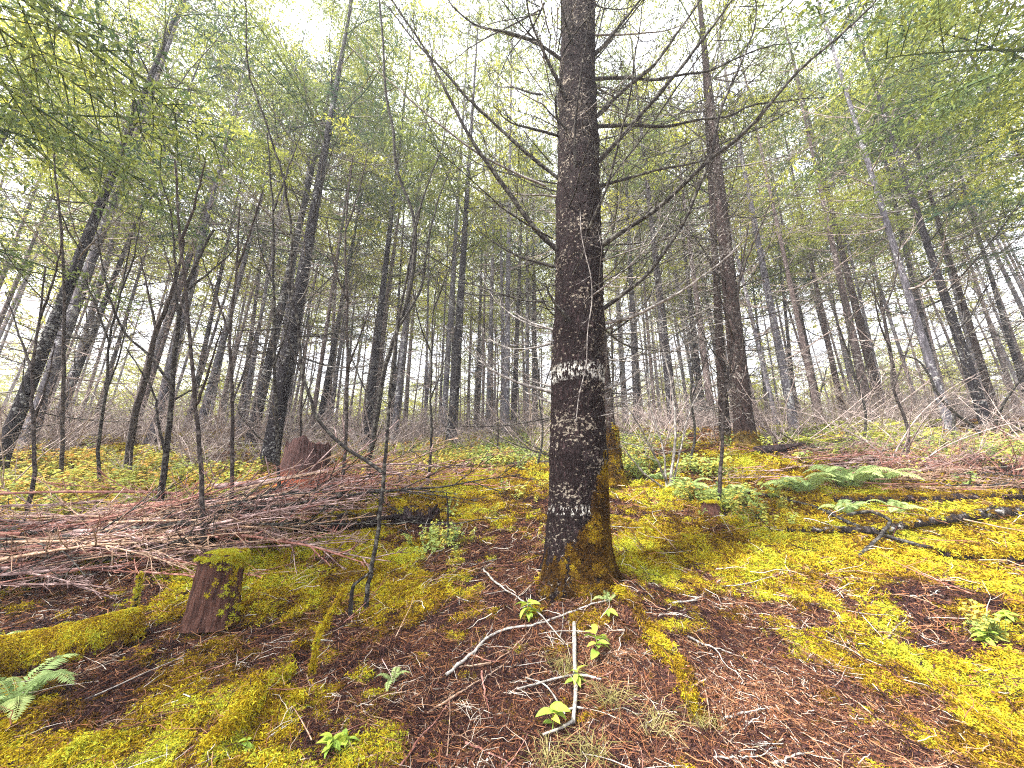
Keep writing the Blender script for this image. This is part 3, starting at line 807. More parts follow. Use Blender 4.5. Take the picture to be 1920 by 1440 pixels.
# ------------------------------------------------------------------ the wood beyond, too dense to count
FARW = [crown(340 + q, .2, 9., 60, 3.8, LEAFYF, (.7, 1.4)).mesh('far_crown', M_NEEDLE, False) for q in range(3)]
n = 300
th = rng.uniform(-1.15, 1.15, n); r = rng.uniform(40, 95, n)
P = np.stack([r * np.sin(th), r * np.cos(th), terrain(r * np.sin(th), r * np.cos(th)) - rng.uniform(0, 2, n)], -1)
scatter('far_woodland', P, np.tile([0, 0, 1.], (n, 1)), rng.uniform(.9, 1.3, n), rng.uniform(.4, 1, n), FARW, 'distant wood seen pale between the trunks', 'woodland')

# ------------------------------------------------------------------ bare shrubs and saplings
def bush(seed, n=14, h=1.6):
    rg = np.random.default_rng(seed); mb = MB()
    for q in range(n):
        b = LITE[rg.integers(len(LITE))]
        M = Matrix.Translation((rg.normal(0, .12), rg.normal(0, .12), 0)) @ Matrix.Rotation(rg.uniform(0, 6.283), 4, 'Z') @ Matrix.Rotation(-rg.uniform(.5, 1.25), 4, 'Y') @ Matrix.Rotation(rg.uniform(0, 6.28), 4, 'X') @ Matrix.Scale(h / 2.0 * rg.uniform(.5, 1.1), 4)
        mb.merge(b, M)
    return mb.mesh('thicket', M_THICK)
BUSH = [bush(900 + q) for q in range(4)]
n = 700
x, y, r = wedge_points(n, 9.0, 42, .8)
k = np.array([min((a - c) ** 2 + (b - d) ** 2 for c, d in TREES[:40]) > .2 for a, b in zip(x, y)])
x, y = x[k], y[k]
scatter('thicket', np.stack([x, y, terrain(x, y) - .05], -1), np.tile([0, 0, 1.], (len(x), 1)), RNG.uniform(.5, 1.5, len(x)), RNG.uniform(0, 1, len(x)), BUSH, 'tangle of bare pinkish-grey shrubs and twigs between the far trunks', 'thicket')

def sapling(name, label, cat, stems, mat, twn=6, tl=.35, group=None, base=None):
    """stems: (pixel polyline, depth, depth at tip, radius px, twigs); the first one stands on the ground"""
    px, py = stems[0][0][0]; t = stems[0][1]; gh = ghit(px, py)
    k = (gh[1] * CP + (gh[2] - CAMZ) * SP) / t
    if k > 2.2: k = 1.1
    stems = [(a, b * k, c * k, d, e) for a, b, c, d, e in stems]; t *= k
    p = at(px, py, t); g = np.array([p[0], p[1], gz(p[0], p[1]) - .02])
    root = thing(name, label, cat, tuple(g), group)
    for q, (pts, t0, t1, rp, nw) in enumerate(stems):
        rg = np.random.default_rng(len(pts) * 77 + int(pts[0][0]) + q)
        P = P3(pts, t0, t1); n = max(8, len(pts) * 4)
        if q == 0: P[0] = g if abs(P[0][2] - g[2]) < .5 else P[0]
        C = spline(P, n) + rg.normal(0, .004, (n, 3)); r = rp * .5 * t0 / F
        if q == 0 and C[0][2] > g[2] + .03: C = np.vstack([g, C])
        mb = MB(); tube(mb, C - g, r * np.linspace(1, .35, len(C)), 6, .5)
        side_twigs(mb, C - g, rg, nw, tl * t0 / 4, .0028 * t0 / 4, .2, (.35, .9), .5, 2, 3)
        part('stem' if q == 0 else 'branch', mb.mesh('stem' if q == 0 else 'branch', mat), root)
    return root
G_S = 'bare_sapling'
sapling(G_S, 'dark bare forked sapling standing between mossy ground and brush pile, left of the mossy stump', 'sapling', [
    ([(285,1012),(297,960),(305,900),(312,847),(323,723),(333,613),(337,590),(347,547),(370,490),(400,430)], 3.6, 3.7, 12, 10),
    ([(335,600),(330,540),(328,480),(320,400),(300,330)], 3.6, 3.6, 5, 8), ([(323,723),(280,667),(233,623),(207,557),(190,490),(175,400)], 3.6, 3.4, 5, 10),
    ([(327,750),(367,727),(433,710)], 3.6, 3.9, 4, 8), ([(309,848),(297,797),(290,740),(262,693),(235,650)], 3.6, 3.5, 5, 7), ([(350,545),(427,480),(460,440)], 3.6, 3.9, 4, 8)], M_BRANCH)
sapling(G_S, 'thin reddish leaning sapling on the left, behind the bare forked one', 'sapling', [
    ([(236,905),(253,780),(277,693),(293,620),(310,580),(330,523),(345,450)], 5.2, 5.2, 13, 10), ([(293,620),(280,560),(262,480)], 5.2, 5.2, 5, 8)], M_SAPR)
sapling(G_S, 'sapling with a knobby mossy foot and a long bowed limb left of the central tree', 'sapling', [
    ([(684,1150),(690,1100),(700,1045),(707,1010),(713,960),(720,887),(728,780),(732,713),(740,647),(755,560),(770,480),(790,380)], 2.9, 3.3, 9, 8),
    ([(717,885),(680,860),(640,835),(600,790),(573,727),(563,667),(557,597),(543,547),(547,480),(540,380),(500,230),(470,147),(460,0)], 2.95, 3.1, 7, 18),
    ([(657,1184),(658,1130),(664,1098),(692,1076)], 2.85, 2.9, 12, 0)], M_BRANCH)
sapling(G_S, 'tall thin wavy sapling stem left of centre with upward forks', 'sapling', [
    ([(688,905),(693,863),(707,780),(723,687),(747,613),(765,560),(777,480),(778,423),(740,300),(738,247),(727,200),(717,67),(707,-30)], 4.3, 4.4, 10, 14),
    ([(747,613),(787,547),(800,470),(820,380),(850,300)], 4.3, 4.5, 6, 10), ([(778,423),(800,350),(830,270),(840,200)], 4.3, 4.2, 4, 10), ([(707,780),(680,720),(650,640),(640,560)], 4.3, 4.6, 4, 8)], M_BRANCH)
sapling('bare_shrub', 'many-stemmed bare shrub right of the mossy-footed trunk', 'shrub', [
    ([(1257,915),(1262,860),(1267,813),(1262,740),(1240,640)], 4.8, 4.9, 6, 10), ([(1255,912),(1230,860),(1200,800),(1160,740)], 4.8, 4.6, 5, 10),
    ([(1250,915),(1245,850),(1220,760),(1215,700)], 4.8, 5.0, 4, 9), ([(1260,912),(1275,850),(1290,780),(1330,700)], 4.8, 4.9, 4, 9), ([(1245,915),(1210,890),(1170,840)], 4.8, 4.6, 4, 6)], M_TWIG)
sapling(G_S, 'small bare sapling beside the far bracken, right of centre', 'sapling', [
    ([(1528,800),(1532,760),(1543,720),(1550,690)], 9, 9, 5, 7), ([(1530,790),(1520,740),(1515,700)], 9, 9, 4, 5)], M_BRANCH)
sapling(G_S, 'leafless arching sapling over the stick heap at the right edge', 'sapling', [
    ([(1856,835),(1820,795),(1790,775),(1760,740),(1740,700),(1725,678),(1690,665)], 3.9, 4.0, 7, 8), ([(1856,835),(1880,760),(1930,690)], 3.9, 3.6, 7, 7),
    ([(1850,835),(1890,815),(1940,790)], 3.9, 3.5, 7, 6), ([(1820,800),(1770,860),(1690,900)], 3.9, 3.7, 5, 6), ([(1790,775),(1780,860),(1775,880)], 3.9, 3.8, 5, 3)], M_BRANCH)
sapling(G_S, 'straight upright thin stem near the left edge of the photo', 'sapling', [
    ([(116,905),(117,813),(119,700),(120,620),(118,480),(105,330),(90,200)], 4.6, 4.6, 7, 16)], M_SAPR)
sapling(G_S, 'short dark sapling stub in moss beside the curved dark branch', 'sapling', [
    ([(841,1015),(840,970),(838,925)], 4.0, 4.0, 6, 2)], M_BRANCH)
SAPL = ['slender sapling just left of the trunk pair by the red stump', 'slender sapling in front of the flecked grey trunk by the red stump', 'slender sapling next right of the bare forked one',
 'slender sapling close left of the big central tree, far back', 'slender sapling between the blackened-foot trunk and the central tree', 'slender sapling just left of the blackened-foot trunk',
 'slender sapling behind the right side of the red stump', 'slender sapling in the gap just right of the mossy-footed trunk', 'slender sapling in front of the thick brown-grey tree right of centre',
 'slender sapling between the mossy-footed trunk and the thick brown-grey tree', 'slender sapling before the light gap on the right', 'slender sapling rising over the bracken on the right',
 'slender sapling nearest the left edge of the photo', 'slender sapling between the left edge stem and the thin reddish one', 'slender sapling standing directly behind the top of the red stump']
for q, (px, top, t, lean) in enumerate([(430,380,4.9,20),(520,250,5.5,-20),(385,300,4.2,-60),(1010,560,8,6),(935,600,9,-8),(800,500,6.5,18),(640,300,5.6,30),(1150,560,8,-8),(1350,420,5.2,50),(1300,560,7,-10),(1700,520,6.5,-70),(1620,560,8,-30),(50,500,5.,40),(180,450,6,60),(560,600,8,20)]):
    g = at(px, 850, t); gy0 = gz(g[0], g[1])
    pyb = 720 - F * ((np.array([g[0], g[1], gy0 - CAMZ]) @ [0, -SP, CP]) / (np.array([g[0], g[1], gy0 - CAMZ]) @ [0, CP, SP]))
    nst = 6; ys = np.linspace(pyb, top, nst); xs = px + lean * np.linspace(0, 1, nst) ** 1.3 + RNG.normal(0, 5, nst)
    st = [([(a, b) for a, b in zip(xs, ys)], t, t + .1, 38 / t, 14)]
    for w in range(3):
        i0 = 2 + w % 3; sgn = -1 if w % 2 else 1
        st.append(([(xs[i0], ys[i0]), (xs[i0] + sgn * 22, ys[i0] - 60), (xs[i0] + sgn * RNG.uniform(30, 60), ys[i0] - 150)], t, t + RNG.uniform(-.4, .4), 22 / t, 9))
    sapling(G_S, SAPL[q], 'sapling', st, M_BRANCH if q % 2 else M_SAPR, group='slender bare saplings between the trunks')

# ------------------------------------------------------------------ moss, litter and low growth on the ground
def tuft(seed, n=30, spread=.035, L=.032):
    rg = np.random.default_rng(seed); mb = MB()
    p = rg.normal(0, spread * .6, (n, 3)); p[:, 2] = rg.uniform(-.01, .008, n)
    az = rg.uniform(0, 6.28, n); el = rg.uniform(.05, 1.1, n)
    d = np.stack([np.cos(az) * np.cos(el), np.sin(az) * np.cos(el), np.sin(el)], -1)
    nn = unit(np.array([0, 0, 1.]) + rg.normal(0, .5, (n, 3)))
    ln = L * rg.uniform(.5, 1.4, n)
    leaves(mb, p, d, nn, ln, ln * .30, rg.uniform(0, 1, n), .25)
    tip = p + d * ln[:, None] * .6
    for s_ in (-1, 1):
        w = unit(np.cross(d, nn)) * s_
        leaves(mb, tip, unit(d * .5 + w), nn, ln * .6, ln * .18, rg.uniform(.3, 1, n), .3)
    return mb.mesh('moss_tuft', M_MOSS, False)
TUFT = [tuft(q) for q in range(5)]
n = 230000
x, y, r = wedge_points(n, 1.5, 16, 1.15, 1.0)
m = moss_at(x, y); keep = RNG.uniform(0, 1, n) < np.clip(m * 1.1 - .03 + .03, 0, 1) * np.where(m > .03, 1, .0) + .035
x, y, r, m = x[keep], y[keep], r[keep], m[keep]
col = np.clip(.25 + .5 * m + (fbm(x * 2.5, y * 2.5, s=61) - .5) * 1.3 + (fbm(x * 11, y * 11, s=63) - .5) * 1.0 - .08 + RNG.normal(0, .14, len(x)), 0, 1)
scatter('moss_carpet', np.stack([x, y, terrain(x, y)], -1), unit(gnormal(x, y) + RNG.normal(0, .15, (len(x), 3))), (.55 + .7 * m) * np.clip(r / 5., .55, 2.2) * RNG.uniform(.6, 1.3, len(x)), col, TUFT, 'yellow-green moss carpet growing over the forest floor', 'moss')

def litter(seed, n=9):
    rg = np.random.default_rng(seed); mb = MB()
    for q in range(n):
        p = np.r_[rg.normal(0, .04, 2), rg.uniform(0, .012)]; a = rg.uniform(0, 6.28); L = rg.uniform(.02, .10)
        d = np.array([math.cos(a), math.sin(a), rg.normal(0, .12)])
        tube(mb, [p, p + d * L * .5 + [0, 0, rg.normal(0, .004)], p + d * L], [.0014, .0012, .0008], 3, rg.uniform(0, 1))
    m_ = 8; p = rg.normal(0, .045, (m_, 3)); p[:, 2] = rg.uniform(0, .01, m_); a = rg.uniform(0, 6.28, m_)
    leaves(mb, p, np.stack([np.cos(a), np.sin(a), rg.normal(0, .4, m_)], -1), unit(np.array([0, 0, 1.]) + rg.normal(0, .5, (m_, 3))), rg.uniform(.010, .024, m_), .009, rg.uniform(0, .6, m_), 0)
    return mb.mesh('litter_piece', M_LITTER, False)
LIT = [litter(30 + q) for q in range(6)]
n = 52000
x, y, r = wedge_points(n, 1.5, 18, 1.1, 1.0)
m = moss_at(x, y); keep = RNG.uniform(0, 1, n) > m * .8
x, y, r = x[keep], y[keep], r[keep]
col = np.clip(.32 + (fbm(x * 1.7, y * 1.7, s=71) - .5) * .9 + RNG.normal(0, .17, len(x)), 0, 1)
scatter('needle_litter', np.stack([x, y, terrain(x, y) + .002], -1), unit(gnormal(x, y) + RNG.normal(0, .12, (len(x), 3))), np.clip(r / 3.6, .7, 3.2) * RNG.uniform(.6, 1.5, len(x)), col, LIT, 'brown needles, bark bits and fine dead twigs littering the floor', 'litter')

def twiglet(seed, n=5):
    rg = np.random.default_rng(seed); mb = MB()
    for q in range(n):
        p = np.r_[rg.normal(0, .07, 2), rg.uniform(-.004, .012)]; a = rg.uniform(0, 6.28); L = rg.uniform(.07, .26)
        P = np.array([p + np.array([math.cos(a + b), math.sin(a + b), rg.normal(.02, .06)]) * L * b2 for b, b2 in zip(np.cumsum(rg.normal(0, .12, 5)), (0, .25, .5, .75, 1))])
        tube(mb, P, np.linspace(.0019, .0007, 5) * rg.uniform(.6, 1.4), 4, rg.uniform(0, 1))
        if rg.uniform() < .6: side_twigs(mb, P, rg, 2, L * .4, .0009, .3, (.4, 1.), .1, 0, 3)
    return mb.mesh('twiglet', M_LITTER)
TWL = [twiglet(50 + q) for q in range(7)]
n = 5200
x, y, r = wedge_points(n, 1.5, 14, 1.1, 1.0)
col = np.clip(RNG.choice([.1, .3, .5, .65, .8, .95], len(x)) + RNG.normal(0, .12, len(x)), 0, 1.1)
scatter('twig_litter', np.stack([x, y, terrain(x, y) + .006], -1), unit(gnormal(x, y) + RNG.normal(0, .10, (len(x), 3))), np.clip(r / 3.4, .8, 2.6) * RNG.uniform(.5, 1.5, len(x)), col, TWL, 'fine broken dead twigs strewn over moss and soil', 'twigs')

def herb(seed, n=26, h=.22, L=.05, w=.5):
    rg = np.random.default_rng(seed); mb = MB()
    for q in range(5):
        a = rg.uniform(0, 6.28); e = np.array([math.cos(a) * .5, math.sin(a) * .5, 1.]) * h * rg.uniform(.5, 1)
        tube(mb, [[0, 0, 0], e * .6, e], [.003, .002, .001], 3, .5)
        k = n // 5; u = rg.uniform(.3, 1.05, k)[:, None]; az = rg.uniform(0, 6.28, k)
        leaves(mb, e * u, np.stack([np.cos(az), np.sin(az), rg.uniform(-.2, .3, k)], -1), unit(np.array([0, 0, 1.]) + rg.normal(0, .3, (k, 3))), L * rg.uniform(.6, 1.3, k), L * w, rg.uniform(0, 1, k), .1)
    return mb.mesh('herb', M_HERB, False)
HERB = [herb(q + 10) for q in range(4)]
blobs = [(60, 920, 1.3), (200, 930, 1.2), (330, 925, 1.1), (20, 985, .7), (400, 960, .7), (120, 880, 1.5), (870, 860, 2.2), (1120, 850, 1.5), (1190, 890, .35), (1290, 940, .2), (1330, 890, .3), (1620, 850, 1.2), (1860, 1205, .05), (830, 1020, .25), (1390, 960, .4), (640, 860, 2.), (1900, 860, 1.2), (1000, 840, 3)]
xs, ys = [], []
for a, b, rr in blobs:
    p = ghit(a, b); k = int(150 * rr ** 1.3) + 6 ; xs.append(RNG.normal(p[0], rr * .6, k)); ys.append(RNG.normal(p[1], rr * .6, k))
x, y = np.concatenate(xs), np.concatenate(ys); ok = (np.hypot(x, y) > 1.7) & (y > 1); x, y = x[ok], y[ok]; r = np.hypot(x, y)
scatter('undergrowth', np.stack([x, y, terrain(x, y)], -1), unit(gnormal(x, y) + RNG.normal(0, .1, (len(x), 3))), RNG.uniform(.5, 1.3, len(x)) * np.clip(r / 5, .45, 1.4), np.clip(.5 + .25 * (x < -1) + RNG.normal(0, .2, len(x)), 0, 1), HERB, 'low leafy green and yellow undergrowth between brush and trunks', 'undergrowth')

# ------------------------------------------------------------------ stumps and logs
def moss_on(root, P, N, label, scale=1.0, tint=.75, name='moss'):
    P = np.asarray(P); n = len(P)
    o = scatter(name, P, N, RNG.uniform(.6, 1.25, n) * scale, np.clip(tint + RNG.normal(0, .15, n) + (fbm(P[:, 0] * 9 + 5, P[:, 1] * 9, P[:, 2] * 9, 3, 91) - .5) * 1.3, 0, 1), TUFT, None, None, root)
    return o
# moss climbing the foot of the big tree
n = 11000
zz = RNG.uniform(0, 1, n) ** 1.4 * 1.3 - .3; az = RNG.uniform(0, 6.283, n); zc = np.clip(zz, -.03, 9)
rt = .238 + .042 * np.exp(-np.clip(zz, -.1, 9) / .55) + .058 * np.exp(-zc / .12) * (1 + .5 * np.sin(5 * az + 1) + .3 * np.sin(3 * az + 2.2))
k = (fbm(np.cos(az) * 2.5, np.sin(az) * 2.5, zz * 4, 3, 5) + .42 * np.cos(az - .1) - zz * .35) + .08 + .55 * np.clip(.55 - zz, 0, .45) > .52
zz, az, rt = zz[k], az[k], rt[k]
moss_on(bpy.data.objects['conifer'], np.stack([np.cos(az) * rt + zz * .052 + .012 * np.sin(zz * .9), np.sin(az) * rt, zz], -1), np.stack([np.cos(az), np.sin(az), .25 + 0 * az], -1), None, .34, .12)
def foot_moss(px, t, rad, h, n, tint):
    tr = min((o for o in bpy.data.objects if o.get('category') == 'tree' and not o.get('group')), key=lambda o: abs(o.location.x - at(px, 850, t * 1.13)[0]) + abs(o.location.y - at(px, 850, t * 1.13)[1]))
    zz = RNG.uniform(0, 1, n) ** 1.5 * h; az = RNG.uniform(0, 6.283, n); rt = rad * (1 + .5 * np.exp(-zz / .22))
    moss_on(tr, np.stack([np.cos(az) * rt, np.sin(az) * rt, zz], -1), np.stack([np.cos(az), np.sin(az), .3 + 0 * az], -1), None, .7, tint)
foot_moss(1158, 5.6, .165, 1.0, 900, .25)
foot_moss(1402, 6.7, .21, .35, 200, .3)

def stump(label, px, py, rad, h, mat, seed, moss_top, jag, name='tree_stump', lean=(0, 0)):
    g = ghit(px, py); g = np.array([g[0], g[1], gz(g[0], g[1]) - .03])
    root = thing(name, label, 'stump', tuple(g))
    rg = np.random.default_rng(seed); seg, rings = 72, 60
    u = np.linspace(0, 1, rings); th = np.arange(seg) * 2 * math.pi / seg
    Um, T = np.meshgrid(u, th, indexing='ij')
    top = h * (1 + jag * (fbm(np.cos(T) * 1.5, np.sin(T) * 1.5, T * 0, 3, seed) - .5) * 2)
    Zs = Um * top
    R = rad * (1 + .12 * np.exp(-Zs / (h * .25)) * (1 + .4 * np.sin(5 * T + seed))) * (1 - .10 * Um)
    R = R * (1 + .16 * (fbm(np.cos(T) * 3, np.sin(T) * 3, Zs * 3, 4, seed) - .5) + .12 * (np.abs(vnoise(T * 5.7, T * 0, Zs * 1.5, seed + 3) - .5) - .25) + .05 * (vnoise(T * 14, T * 0, Zs * 9, seed + 3) - .5) - .16 * np.clip(vnoise(T * 9.3, T * 0, Zs * .8, seed + 31) - .55, 0, 1))
    mb = MB(); grid_add(mb, R * np.cos(T) + lean[0] * Zs, R * np.sin(T) + lean[1] * Zs, Zs, seg)
    part('wood', mb.mesh('wood', mat), root)
    K = 14; w = np.linspace(1, .02, K); Wm, T2 = np.meshgrid(w, th, indexing='ij')     # the broken top, sunk in the middle
    Rt = R[-1][None, :] * Wm; zt = top[-1][None, :] - (1 - Wm ** 2) * h * jag * .55 + (vnoise(Rt * np.cos(T2) * 40, Rt * np.sin(T2) * 40, T2 * 0, seed) - .5) * .03 * (Wm < .98)
    mb = MB(); grid_add(mb, Rt * np.cos(T2) + lean[0] * zt, Rt * np.sin(T2) + lean[1] * zt, zt, seg)
    part('top', mb.mesh('top', mat), root)
    if moss_top:
        n = moss_top; rr = rad * 1.0 * np.sqrt(RNG.uniform(0, 1, n)); a = RNG.uniform(0, 6.28, n)
        zt = h + .01 - .10 * h * (rr / rad) ** 4
        P1 = np.stack([rr * np.cos(a) + lean[0] * h, rr * np.sin(a) + lean[1] * h, zt], -1); N1 = unit(np.stack([np.cos(a) * .5, np.sin(a) * .5, 1 + 0 * a], -1))
        m_ = n; zz = h * (1 - RNG.uniform(0, 1, m_) ** 1.4 * .95); a = RNG.uniform(-1.4, 2.6, m_); rr = rad * (1 + .3 * np.exp(-zz / (h * .25)))
        k = (RNG.uniform(0, 1, m_) < .05 + .8 * (zz > h * .93) + .30 * (np.cos(a) > .72))
        P2 = np.stack([rr * np.cos(a) + lean[0] * zz, rr * np.sin(a) + lean[1] * zz, zz], -1)[k]; N2 = np.stack([np.cos(a), np.sin(a), .2 + 0 * a], -1)[k]
        moss_on(root, np.vstack([P1, P2]), np.vstack([N1, N2]), None, .42, .80)
    return root
def wood_mat(name, dark, mid, low=None, lowh=.2):
    m, nt, b = newmat(name)
    v, _ = objvec(nt, (34, 34, 5), True); v2, _ = objvec(nt, (60, 60, 60), True)
    n = noise(nt, 1., 7, .75, v, .4); n2 = noise(nt, 1., 4, .7, v2)
    r = ramp(nt, [(.34, dark), (.52, mid), (.66, tuple(x * 1.8 for x in mid))]); nt.links.new(n.outputs['Fac'], r.inputs[0]); c = r.outputs[0]
    if low:
        tc = nt.nodes.new('ShaderNodeTexCoord'); sep = nt.nodes.new('ShaderNodeSeparateXYZ'); nt.links.new(tc.outputs['Object'], sep.inputs[0])
        k = mapr(nt, mth(nt, 'ADD', sep.outputs['Z'], mth(nt, 'MULTIPLY', mth(nt, 'SUBTRACT', n.outputs['Fac'], .5), .8)), lowh * .5, lowh, 1, 0)
        r2 = ramp(nt, [(.32, tuple(x * .4 for x in low)), (.55, low), (.7, tuple(min(.8, x * 1.6) for x in low))]); nt.links.new(n.outputs['Fac'], r2.inputs[0])
        c = mixc(nt, k, c, r2.outputs[0])
    nt.links.new(c, b.inputs['Base Color']); b.inputs['Roughness'].default_value = .95
    bump(nt, b, mth(nt, 'ADD', n.outputs['Fac'], mth(nt, 'MULTIPLY', n2.outputs['Fac'], .4)), 1., .03); return m
M_ROT = wood_mat('rotten_wood', (.016, .008, .008), (.10, .048, .036))
M_RRED = wood_mat('red_rotten_wood', (.014, .008, .008), (.085, .046, .042), (.38, .10, .05), .34)
stump('short stump capped with bright yellow-green moss on the mossy slope', 395, 1164, .165, .50, M_ROT, 5, 650, .06)
stump('broad red-brown rotten stump below the flecked grey trunk', 566, 920, .40, .84, M_RRED, 8, 0, .34)
stump('small dark rotten stump remnant at the right foot of the red stump', 632, 935, .13, .22, M_ROT, 9, 60, .4)
stump('little moss-grown stump in the green patch right of the central tree', 1335, 968, .11, .20, M_ROT, 12, 160, .2)

def log(name, label, pts, lifts, rad0, rad1, mat, moss=0, moss_t=.8, cat='log', seg=22, side=0, spurs=0, msc=1.0, mossang=1.3):
    G = []
    for (a, b), l in zip(pts, lifts):
        g = ghit(a, b); G.append([g[0], g[1], gz(g[0], g[1]) + l])
    G = np.array(G); g0 = G[0].copy(); n = max(24, len(G) * 10)
    C = spline(G, n) - g0; rg = np.random.default_rng(int(pts[0][0] + pts[-1][1]) + 3)
    root = thing(name, label, cat, tuple(g0))
    R = np.linspace(rad0, rad1, n) * (1 + rg.normal(0, .035, n))
    mb = MB(); tube(mb, C, R, seg, .5, True)
    V = mb.V[0]; c = np.repeat(C, seg, 0); dv = V[:len(c)] - c
    f = 1 + .28 * (fbm(V[:len(c), 0] * 9, V[:len(c), 1] * 9, V[:len(c), 2] * 9, 3, 2) - .5)
    V[:len(c)] = c + dv * f[:, None]
    part('wood', mb.mesh('wood', mat), root)
    T = unit(np.gradient(C, axis=0))
    for q in range(spurs):
        i0 = rg.integers(2, n - 2); d = unit(rg.normal(0, 1, 3)); d[2] = abs(d[2]); L = rg.uniform(2, 7) * R[i0]
        mb = MB(); tube(mb, [C[i0], C[i0] + d * L * .5, C[i0] + d * L], [R[i0] * .3, R[i0] * .22, R[i0] * .1], 5, .5)
        part('stub', mb.mesh('stub', mat), root)
    if moss:
        i0 = RNG.integers(0, n - 1, moss); fr = RNG.uniform(0, 1, moss)[:, None]
        p = C[i0] * (1 - fr) + C[i0 + 1] * fr; t = T[i0]; s = unit(np.cross(t, [0, 0, 1.])); up = unit(np.cross(s, t))
        a = RNG.normal(side, mossang * .55, moss)[:, None]; nn = up * np.cos(a) + s * np.sin(a)
        moss_on(root, p + nn * R[i0][:, None] * .97, nn, None, msc, moss_t)
    return root
M_DLOG = bark_mat('dark_log', (.018, .012, .014), (.06, .04, .042), (.38, .34, .32), .66, .02, (.2, .15, .02), None, .9, 0)
M_GLOG = bark_mat('grey_log', (.015, .012, .012), (.07, .055, .052), (.48, .46, .43), .60, .02, (.2, .15, .02), None, .7, 0)
log('mossy_log', 'short thick log coated in yellow moss at the left edge, cut end facing right', [(-90, 1300), (60, 1262), (150, 1240), (238, 1212)], [.10, .10, .10, .10], .135, .125, M_ROT, 2900, .58, msc=.62, mossang=1.25)
log('mossy_log', 'moss-topped dark log half hidden by the brush pile, left of centre', [(470, 1022), (560, 1008), (640, 1000), (705, 992)], [.12, .14, .14, .12], .10, .11, M_DLOG, 500, .5, msc=.6)
log('charred_log', 'short blackened log with a rounded end, left of the curved dark branch', [(738, 985), (780, 985), (822, 984)], [.10, .12, .12], .13, .11, M_DLOG, 40, .5, spurs=3)
log('fallen_log', 'long grey fallen trunk with white patches reaching the right edge', [(1478, 1003), (1560, 1006), (1640, 1010), (1700, 1004), (1780, 996), (1860, 984), (1960, 976)], [.06, .07, .08, .10, .12, .12, .12], .030, .055, M_GLOG, 120, .5, spurs=5, msc=.7)
log('mossy_log', 'dark moss-streaked log behind the long white-patched trunk on the right', [(1570, 948), (1680, 948), (1800, 945), (1960, 938)], [.08] * 4, .045, .065, M_DLOG, 450, .5, msc=.6)
log('mossy_log', 'low dark log under sticks at the right edge, just below the long grey trunk', [(1770, 1052), (1850, 1060), (1960, 1062)], [.06] * 3, .04, .055, M_DLOG, 120, .6)
log('charred_log', 'black broken log lying right of the thick brown-grey tree', [(1420, 856), (1465, 852), (1525, 842)], [.1, .1, .12], .09, .05, M_DLOG, 0, spurs=5)
log('fallen_log', 'pale thin fallen trunk in the twigs just left of the central tree', [(790, 888), (880, 880), (960, 876), (1040, 872)], [.06] * 4, .05, .04, M_GLOG, 0, spurs=8)
log('mossy_stick', 'small stick wrapped in orange-yellow moss, grey bare lower end, bottom left', [(385, 1418), (420, 1385), (470, 1330), (540, 1270)], [.03] * 4, .022, .016, M_GLOG, 420, .7, 'stick', 10, msc=.6, mossang=2)
for lab, pts, ds, rp, nn in (('upright leaning stick fully coated in lime moss, bottom left of centre', [(570, 1405), (572, 1370), (580, 1300), (590, 1230), (600, 1185), (612, 1165), (645, 1108)], (2.02, 2.35), 7, 420),
                          ('pair of short moss-coated stubs standing by the cut end of the mossy log', [(252, 1140), (258, 1110), (265, 1075)], (2.95, 2.95), 9, 100)):
    P = P3(pts, *ds); g = np.array([P[0][0], P[0][1], gz(P[0][0], P[0][1]) - .02]); P[0] = g
    root = thing('mossy_stick', lab, 'stick', tuple(g)); C = spline(P, 30) - g; r = rp * .5 * ds[0] / F
    mb = MB(); tube(mb, C, np.linspace(r, r * .5, 30), 7, .5); part('wood', mb.mesh('wood', M_GLOG), root)
    i0 = RNG.integers(0, 30, nn); a = RNG.uniform(0, 6.28, nn); d = np.stack([np.cos(a), np.sin(a), .1 + 0 * a], -1)
    moss_on(root, C[i0] + d * r * .8 + RNG.normal(0, .004, (nn, 3)), d, None, .30, .72)

# ------------------------------------------------------------------ fallen branches laid one by one
def stick(label, pts, rpx, mat, lift=.015, nw=4, name='fallen_branch', tw=.2, group=None, taper=.35, lifts=None, cat='branch'):
    G = []
    for q, (a, b) in enumerate(pts):
        g = ghit(a, b); G.append([g[0], g[1], gz(g[0], g[1]) + (lifts[q] if lifts else lift)])
    G = np.array(G); g0 = G[0].copy(); rg = np.random.default_rng(int(pts[0][0] * 3 + pts[-1][1]))
    n = max(8, len(G) * 4); C = spline(G, n) - g0 + rg.normal(0, .003, (n, 3))
    t = np.linalg.norm(G.mean(0) - [0, 0, CAMZ]); r = rpx * .30 * t / F
    mb = MB(); tube(mb, C, r * np.linspace(1, taper, n) * (1 + rg.normal(0, .08, n)), 7, .5, True)
    side_twigs(mb, C, rg, nw, tw, max(r * .28, .0012), .1, (.4, 1.1), .25, 2, 3)
    return single(name, mb.mesh(name, mat), label, cat, group, None, tuple(g0))
stick('longest whitish branch slanting across the litter below the central tree', [(835, 1273), (870, 1245), (900, 1215), (940, 1190), (1000, 1178), (1060, 1158), (1100, 1143), (1180, 1118)], 8, M_WHITE, .02, 7)
stick('whitish twig slanting down right from the big tree\'s left foot', [(905, 1078), (935, 1110), (970, 1135), (1010, 1165), (1060, 1222)], 6, M_WHITE, .05, 5)
stick('brown-white forked branch just under the longest whitish one', [(862, 1256), (925, 1245), (960, 1222), (995, 1185)], 4, M_TAN, .015, 4)
stick('thin whitish twig on yellow moss left of the central tree', [(775, 1115), (840, 1118), (880, 1132), (912, 1134)], 5, M_WHITE, .02, 4)
